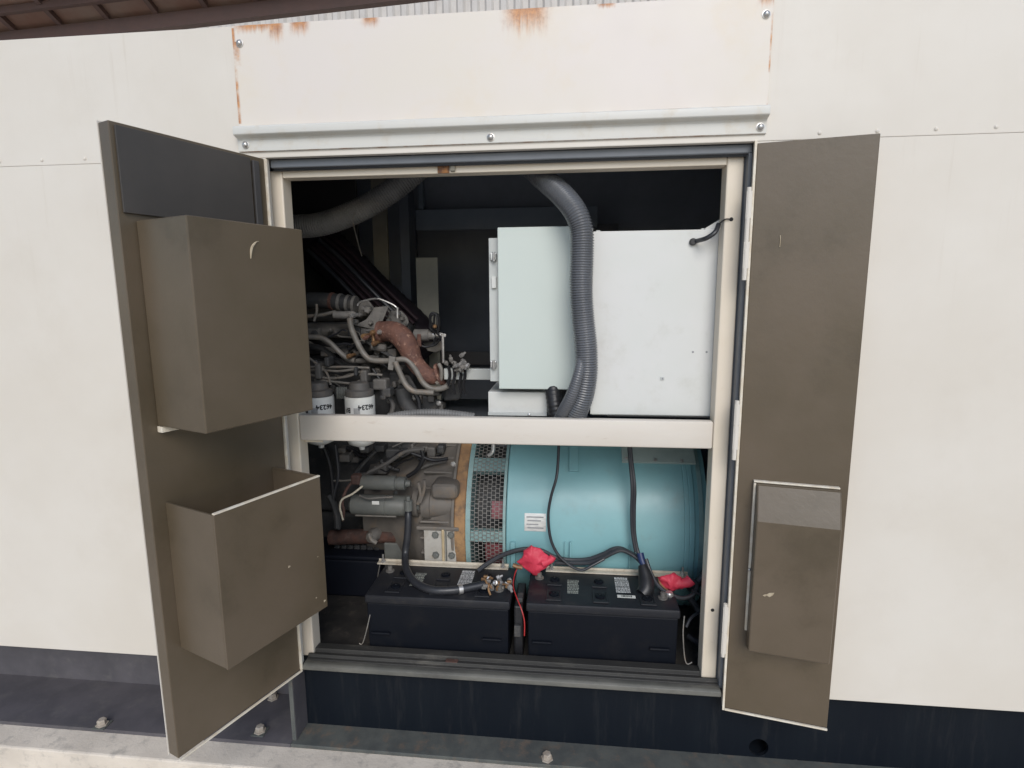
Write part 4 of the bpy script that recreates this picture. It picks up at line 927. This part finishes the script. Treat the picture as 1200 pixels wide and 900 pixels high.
lid2 = [c_ for c_ in bat2.children if c_.name.startswith('lid')][0]
q = atz(734, 699, .4648); vs = []; fs = []
MB().box(q.x - .030, q.x + .030, q.y - .008, q.y + .008, .4642, .4652).build('barcode_sticker', M['filter'], lid2)
rr = random.Random(2); xx = q.x - .018
while xx < q.x + .018:
    w_ = rr.choice((.0007, .0012, .002)); o_ = len(vs)
    vs += [(xx, q.y - .005, .4656), (xx + w_, q.y - .005, .4656), (xx + w_, q.y + .006, .4656), (xx, q.y + .006, .4656)]; fs.append((o_, o_ + 1, o_ + 2, o_ + 3)); xx += w_ + rr.choice((.0008, .0014))
MB().add(vs, fs).build('print', M['ink'], lid2, smooth=False)

# hold-down brackets with hooked rods
def holddown(px0, py0, px1, py1, label, rod_l=None, rod_r=None):
    a_ = at(px0, py0, .288); b_ = at(px1, py1, .288); zz = .467
    t = thing('holddown_bracket', ((a_.x + b_.x) / 2, .29, zz), label, 'bracket', 'steel hold-down bars along the backs of the batteries')
    MB().prism_x([(.268, zz - .002), (.2925, zz - .002), (.2925, zz + .010), (.2895, zz + .010), (.2895, zz + .003), (.268, zz + .003)], a_.x, b_.x).build('bar', M['holdbar'], t)
    if rod_l: MB().tube([at(*p) for p in rod_l], .0019, 8).build('hook_rod', M['pipe'], t)
    if rod_r: MB().tube([at(*p) for p in rod_r], .0019, 8).build('hook_rod', M['pipe'], t)
    for xx in (a_.x + .02, b_.x - .02):
        MB().lathe((xx, .279, zz + .003), (0, 0, 1), [(0, .010), (.003, .010), (.0035, .007), (.010, .007), (.0105, .004), (.030, .004)], 6).build('wing_nut', M['alu'], t)
    return t
holddown(444, 655, 596, 659, 'pale steel bar clamping the battery nearer the engine', rod_l=[(446, 657, .29), (444, 668, .24), (440, 690, .12), (432, 728, .045), (427, 748, .03), (424, 755, .03), (421, 754, .03)])
holddown(640, 661, 806, 671, 'pale steel bar clamping the battery nearer the right post', rod_r=[(802, 722, .06), (801, 732, .045), (800.5, 745, .03), (802, 768, .03), (805, 778, .02), (811, 776, .02)])
# small black relay box between the batteries
rb = MB().box(.036, .066, .08, .24, .237, .435).build('relay_box', M['black'], None, bevel=.006); tag(rb, 'narrow black box wedged between the two batteries', 'box')
MB().box(.038, .060, .068, .0795, .33, .37).build('clip', M['iron_dk'], rb, bevel=.002); MB().box(.044, .064, .10, .14, .4355, .452).build('plug', M['iron_dk'], rb, bevel=.003)

# ================================================================== cables
def cable(name, pts, r, label, m='cable', cat='cable', n=10):
    o_ = MB().tube([at(*p) for p in pts], r, n).build(name, M[m], None); return tag(o_, label, cat)
def boot(parent, c_, m_, ux, uz, seed, ny=.016, tilt=0.0):
    """soft rubber terminal cover: a crumpled four-cornered cap"""
    vs = []; fs = []; n_ = 64; rings = 14
    for k in range(rings):
        f = k / (rings - 1); yy = -ny + 2 * ny * f; rad = math.sin(math.pi * (0.06 + 0.86 * f)) ** .75
        for i in range(n_):
            a_ = 2 * math.pi * i / n_
            s_ = (abs(math.cos(a_)) ** 1.12 + abs(math.sin(a_)) ** 1.12) ** (-1 / 1.12)
            lx_, lz_ = ux * s_ * math.cos(a_) * rad, uz * s_ * math.sin(a_) * rad
            x_, z_ = lx_ * math.cos(tilt) - lz_ * math.sin(tilt), lx_ * math.sin(tilt) + lz_ * math.cos(tilt)
            p_ = Vector((x_, yy, z_)); q_ = p_ * 38 + Vector((seed * 7.3, 0, 0))
            dsp = Vector((mnoise.noise(q_), mnoise.noise(q_ + Vector((9, 3, 1))), mnoise.noise(q_ + Vector((2, 8, 5))))) * .0105
            crease = abs(mnoise.noise(q_ * 1.7)) * .006
            vs.append(c_ + p_ + dsp - p_.normalized() * crease)
    for k in range(rings - 1):
        for i in range(n_):
            j = (i + 1) % n_; fs.append((k * n_ + i, k * n_ + j, (k + 1) * n_ + j, (k + 1) * n_ + i))
    fs += [tuple(range(n_))[::-1], tuple(range((rings - 1) * n_, rings * n_))]
    return MB().add(vs, fs).build('terminal_cover', m_, parent, ang=80)
# starter cable across the left battery
zc_ = .464 + .0145
pts_ = [at(478, 590, .32), at(478.5, 605, .295), at(477.5, 628, .285), at(475, 650, .272)] + [atz(476, 666, zc_ + .012), atz(484, 680, zc_ + .003), atz(497, 688.5, zc_), atz(512, 692, zc_), atz(532, 691.5, zc_), atz(552, 688, zc_), atz(572, 684, zc_ + .002)]
k1 = tag(MB().tube(pts_, .0135, 12).build('starter_cable', M['cable'], None), 'thick black starter cable bending down onto the battery nearer the engine', 'cable')
MB().tube([atz(537.3, 691.0, zc_), atz(542, 690.1, zc_)], .0160, 16, smooth=False).build('crimp_band', M['alu'], k1)
q = at(478.5, 592, .28); MB().lathe(q, (0, 0, 1), [(-.02, .015), (-.01, .016), (.018, .016), (.02, .009), (.035, .008)], 10).build('cable_lug', M['greygreen'], k1)
tc = thing('terminal_clamp', atz(582, 684, .47), 'bare brass and copper terminal clamp on the battery nearer the engine', 'terminal clamp')
rr = random.Random(11)
for k in range(30):
    q = atz(566 + rr.uniform(0, 32), 683 + rr.uniform(-8, 6), rr.uniform(.470, .500)); d = Vector((rr.uniform(-1, 1), rr.uniform(-1, .3), rr.uniform(-1, 1)))
    if k % 3 == 0: MB().lathe(q, d, [(-.009, .005), (-.006, .009), (.004, .009), (.006, .005), (.016, .004)], 6).build('nut', M['alu'], tc)
    elif k % 3 == 1: MB().tube([q, q + d * .012, q + d * .02 + Vector((.004, 0, -.006))], .0035, 7).build('strand', M['brass'], tc)
    else: MB().box(q.x - .008, q.x + .008, q.y - .005, q.y + .005, q.z - .005, q.z + .005).build('clamp_jaw', M['brass'] if k % 2 else M['cast'], tc, bevel=.002)
# red covered cable on the left
k2 = cable('battery_cable', [(560, 669, .23), (572, 660, .25), (588, 651, .265), (606, 645, .27), (622, 643.5, .272), (636, 646, .272), (650, 653, .272), (668, 656.5, .272), (690, 655.5, .27), (708, 649, .268), (718, 644, .268), (727, 643, .27), (738, 648, .27), (750, 654, .26)], .0088, 'black battery cable looping along the bar below the teal barrel with diamond shaped red cover')
bc = boot(k2, at(626, 657, .225), M['red'], .062, .062, 2, .020, .15)
MB().tube([at(636, 660, .22), at(645, 656, .222), at(648, 652, .225)], lambda t: .016 - .004 * t, 12).build('cover_neck', M['red'], bc)
MB().tube([at(601, 662, .22), at(606, 664, .22), at(612, 665, .222)], .008, 8).build('cable_lug', M['brass'], k2)
k2b = cable('battery_cable', [(650, 660, .262), (668, 660, .26), (690, 659.5, .258), (706, 654, .256), (720, 647, .256), (730, 645, .258), (744, 652, .256), (756, 664, .24)], .0078, 'second black cable tied under the loop that passes below the teal barrel')
k3 = cable('thin_cable', [(655, 515, .34), (654, 540, .31), (652, 560, .285), (645.5, 583, .272), (642.5, 605, .268), (645, 630, .266), (652, 647, .262), (661, 657, .25), (672, 665, .24), (683, 668, .235), (695, 662, .24), (708, 655, .25)], .0052, 'thin black cable hanging down the teal barrel beside the silver nameplate')
k4 = cable('twin_cable', [(738, 515, .33), (740, 540, .305), (743.5, 570, .275), (743, 600, .268), (743.5, 625, .262), (747, 645, .25), (753, 660, .23), (758, 676, .20)], .0070, 'thick black cable hanging down the right half of the teal barrel')
MB().tube([at(*p) for p in ((736, 515, .33), (738, 540, .303), (740.5, 570, .272), (740, 600, .266), (741, 625, .26), (745, 647, .248))], .0055, 10).build('cable_strand', M['cable'], k4)
MB().tube([at(750, 648, .238), at(752, 656, .228), at(755, 664, .218)], .0125, 12).build('blue_tape', M['bluetape'], k4)
MB().tube([at(753, 662, .215), at(757, 678, .19), at(757, 690, .165), at(752, 697, .15)], lambda t: .013 + .0145 * math.sin(math.pi * (.05 + .72 * t)), 16).build('terminal_cover', M['black'], k4)
k5 = cable('jumper_cable', [(757, 655, .22), (763, 672, .20), (772, 687, .17), (786, 697, .15), (800, 701, .15), (812, 697, .16), (817, 687, .18), (812, 680, .2), (801, 684, .2)], .0072, 'thin black cable curling round the scrunched red cover by the right post')
bc = boot(k5, at(787, 682, .19), M['red'], .052, .036, 5, .020, -.15)
MB().tube([at(797, 684, .185), at(806, 682, .185), at(810, 679, .187)], lambda t: .015 + .005 * t, 12).build('cover_neck', M['red'], bc)
MB().tube([at(772, 676, .2), at(774, 684, .19), at(782, 692, .18)], .005, 8).build('cable_lug', M['brass'], k5)
q = at(784, 699, .145); MB().lathe((q.x, q.y, .464), (0, 0, 1), [(0, .014), (.008, .014), (.012, .011)], 10).build('cable_lug', M['alu'], k5)
cable('ground_cable', [(806, 690, .25), (816, 684, .26), (826, 672, .27), (836, 655, .29)], .014, 'thick black cable running behind the right post below the teal barrel')
cable('ground_cable', [(811, 692, .16), (821, 697, .16), (826, 707, .15), (821, 716, .13), (810, 724, .10), (804, 735, .08)], .005, 'thin black cable dropping beside the right end of the battery nearer the post')
cable('ground_cable', [(806, 745, .20), (816, 752, .18), (826, 757, .16), (840, 754, .16)], .010, 'black cable lying on the floor behind the foot of the right post')
cable('ground_cable', [(806, 698, .24), (814, 708, .22), (822, 720, .2), (834, 728, .2)], .012, 'black cable curling behind the right post above the floor')
cable('red_wire', [(607, 664, .23), (603, 674, .20), (601.5, 687, .14), (605, 699, .09), (611, 714, .055), (614.5, 728, .045), (614.5, 745, .042)], .0020, 'thin red wire hanging down between the two black batteries', 'redwire', 'wire', 7)
a = at(386, 655, .42); b = at(447, 700, .42)
bl = MB().box(a.x - .1, b.x, .42, .62, .2365, a.z).build('oil_pan_block', M['pan_dark'], None, bevel=.01); tag(bl, 'wide dark oil pan block low in the corner beside the lower left pocket', 'box')  # added dark block standing in for the wide oil pan
MB().box(a.x - .1, b.x + .006, .414, .62, a.z + .0005, a.z + .018).build('lid', M['pan_dark'], bl, bevel=.006)  # top rim of the oil pan block

# ribs and bolts round the flywheel housing
for k in range(9):
    th = -.35 + k * .17
    shell(-.345, -.226, th - .012, th + .012, .33, .362 + .012, 2).build('housing_rib', M['housing'], fh, bevel=.003)
for k in range(12):
    th = -.3 + k * .125
    q = cyl(-.2225, th, .366)
    inst(BOLT_HEX, 'bolt', fh, q, Vector((-1, 0, 0)).to_track_quat('Z', 'X'))
# small pipes, leads and bosses crowding the engine side
rr = random.Random(21)
for k in range(22):
    u, v = rr.uniform(40, 520), rr.uniform(300, 620)
    pts = [(u, v)]
    for _ in range(3):
        u += rr.uniform(20, 75); v += rr.uniform(-45, 60); pts.append((u, v))
    pipe('lead', M[('black', 'iron', 'pipe', 'cable', 'iron_dk')[k % 5]], zp(*pts), rr.uniform(.45, .52), rr.choice((.8, 1.1, 1.5, 2.2)), 7)
for k in range(26):
    u, v = rr.uniform(60, 620), rr.uniform(300, 690)
    q = at(*Z(u, v), rr.uniform(.47, .54)); w_ = rr.uniform(.008, .02)
    if k % 2: MB().lathe(q, (rr.uniform(-.4, .4), -1, rr.uniform(-.3, .5)), [(-.03, w_), (.004, w_), (.006, w_ * .7), (.014, w_ * .65)], 10).build('plug', M[('iron', 'cast', 'iron_dk')[k % 3]], eng)
    else: MB().box(q.x - w_ * 1.6, q.x + w_ * 1.6, q.y, q.y + .05, q.z - w_, q.z + w_).build('boss', M[('iron', 'iron_dk')[k % 4 // 2]], eng, bevel=.004)
for k in range(14):
    u, v = rr.uniform(60, 620), rr.uniform(70, 260)
    pts = [(u, v)]
    for _ in range(3):
        u += rr.uniform(15, 70); v += rr.uniform(-40, 40); pts.append((u, v))
    pipe('lead', M[('black', 'iron', 'cable', 'iron_dk')[k % 4]], bp(*pts), rr.uniform(.41, .5), rr.choice((.9, 1.3, 1.9, 2.6)), 7)
for k in range(12):
    u, v = rr.uniform(60, 650), rr.uniform(60, 230)
    q = at(*B(u, v), rr.uniform(.44, .52)); w_ = rr.uniform(.01, .022)
    MB().box(q.x - w_ * 1.5, q.x + w_ * 1.5, q.y, q.y + .06, q.z - w_, q.z + w_).build('boss', M[('iron', 'iron_dk')[k % 2]], eng, bevel=.005)
# rivets along the panel seams on both sides
RIV = domebolt(0.0045, 0.003, M['cream'])
for k in range(12):
    for sgn in (-1, 1):
        x = sgn * (0.80 + k * 0.14)
        if sgn > 0: x += .05
        inst(RIV, 'rivet', enc, Vector((x, -0.0502, 1.872)), TO_VIEW)

# dim bundle of cables lying along the black duct
M['purple'] = mat('dim_purple_cable', (0.024, 0.013, 0.017), (0.016, 0.009, 0.012), rough=0.65, spec=0.2, nscale=20)
for k in range(6):
    d_ = (k - 2.5) * 6.5
    ob = MB().tube(line([(372 + d_ * .7, 283 - d_ * .6, .685), (398 + d_ * .7, 306 - d_ * .7, .665), (436 + d_ * .7, 345 - d_ * .7, .645), (478 + d_ * .7, 386 - d_ * .7, .645)]), .009, 8).build('cable', M['purple'] if k % 3 else M['cable'], o_duct)
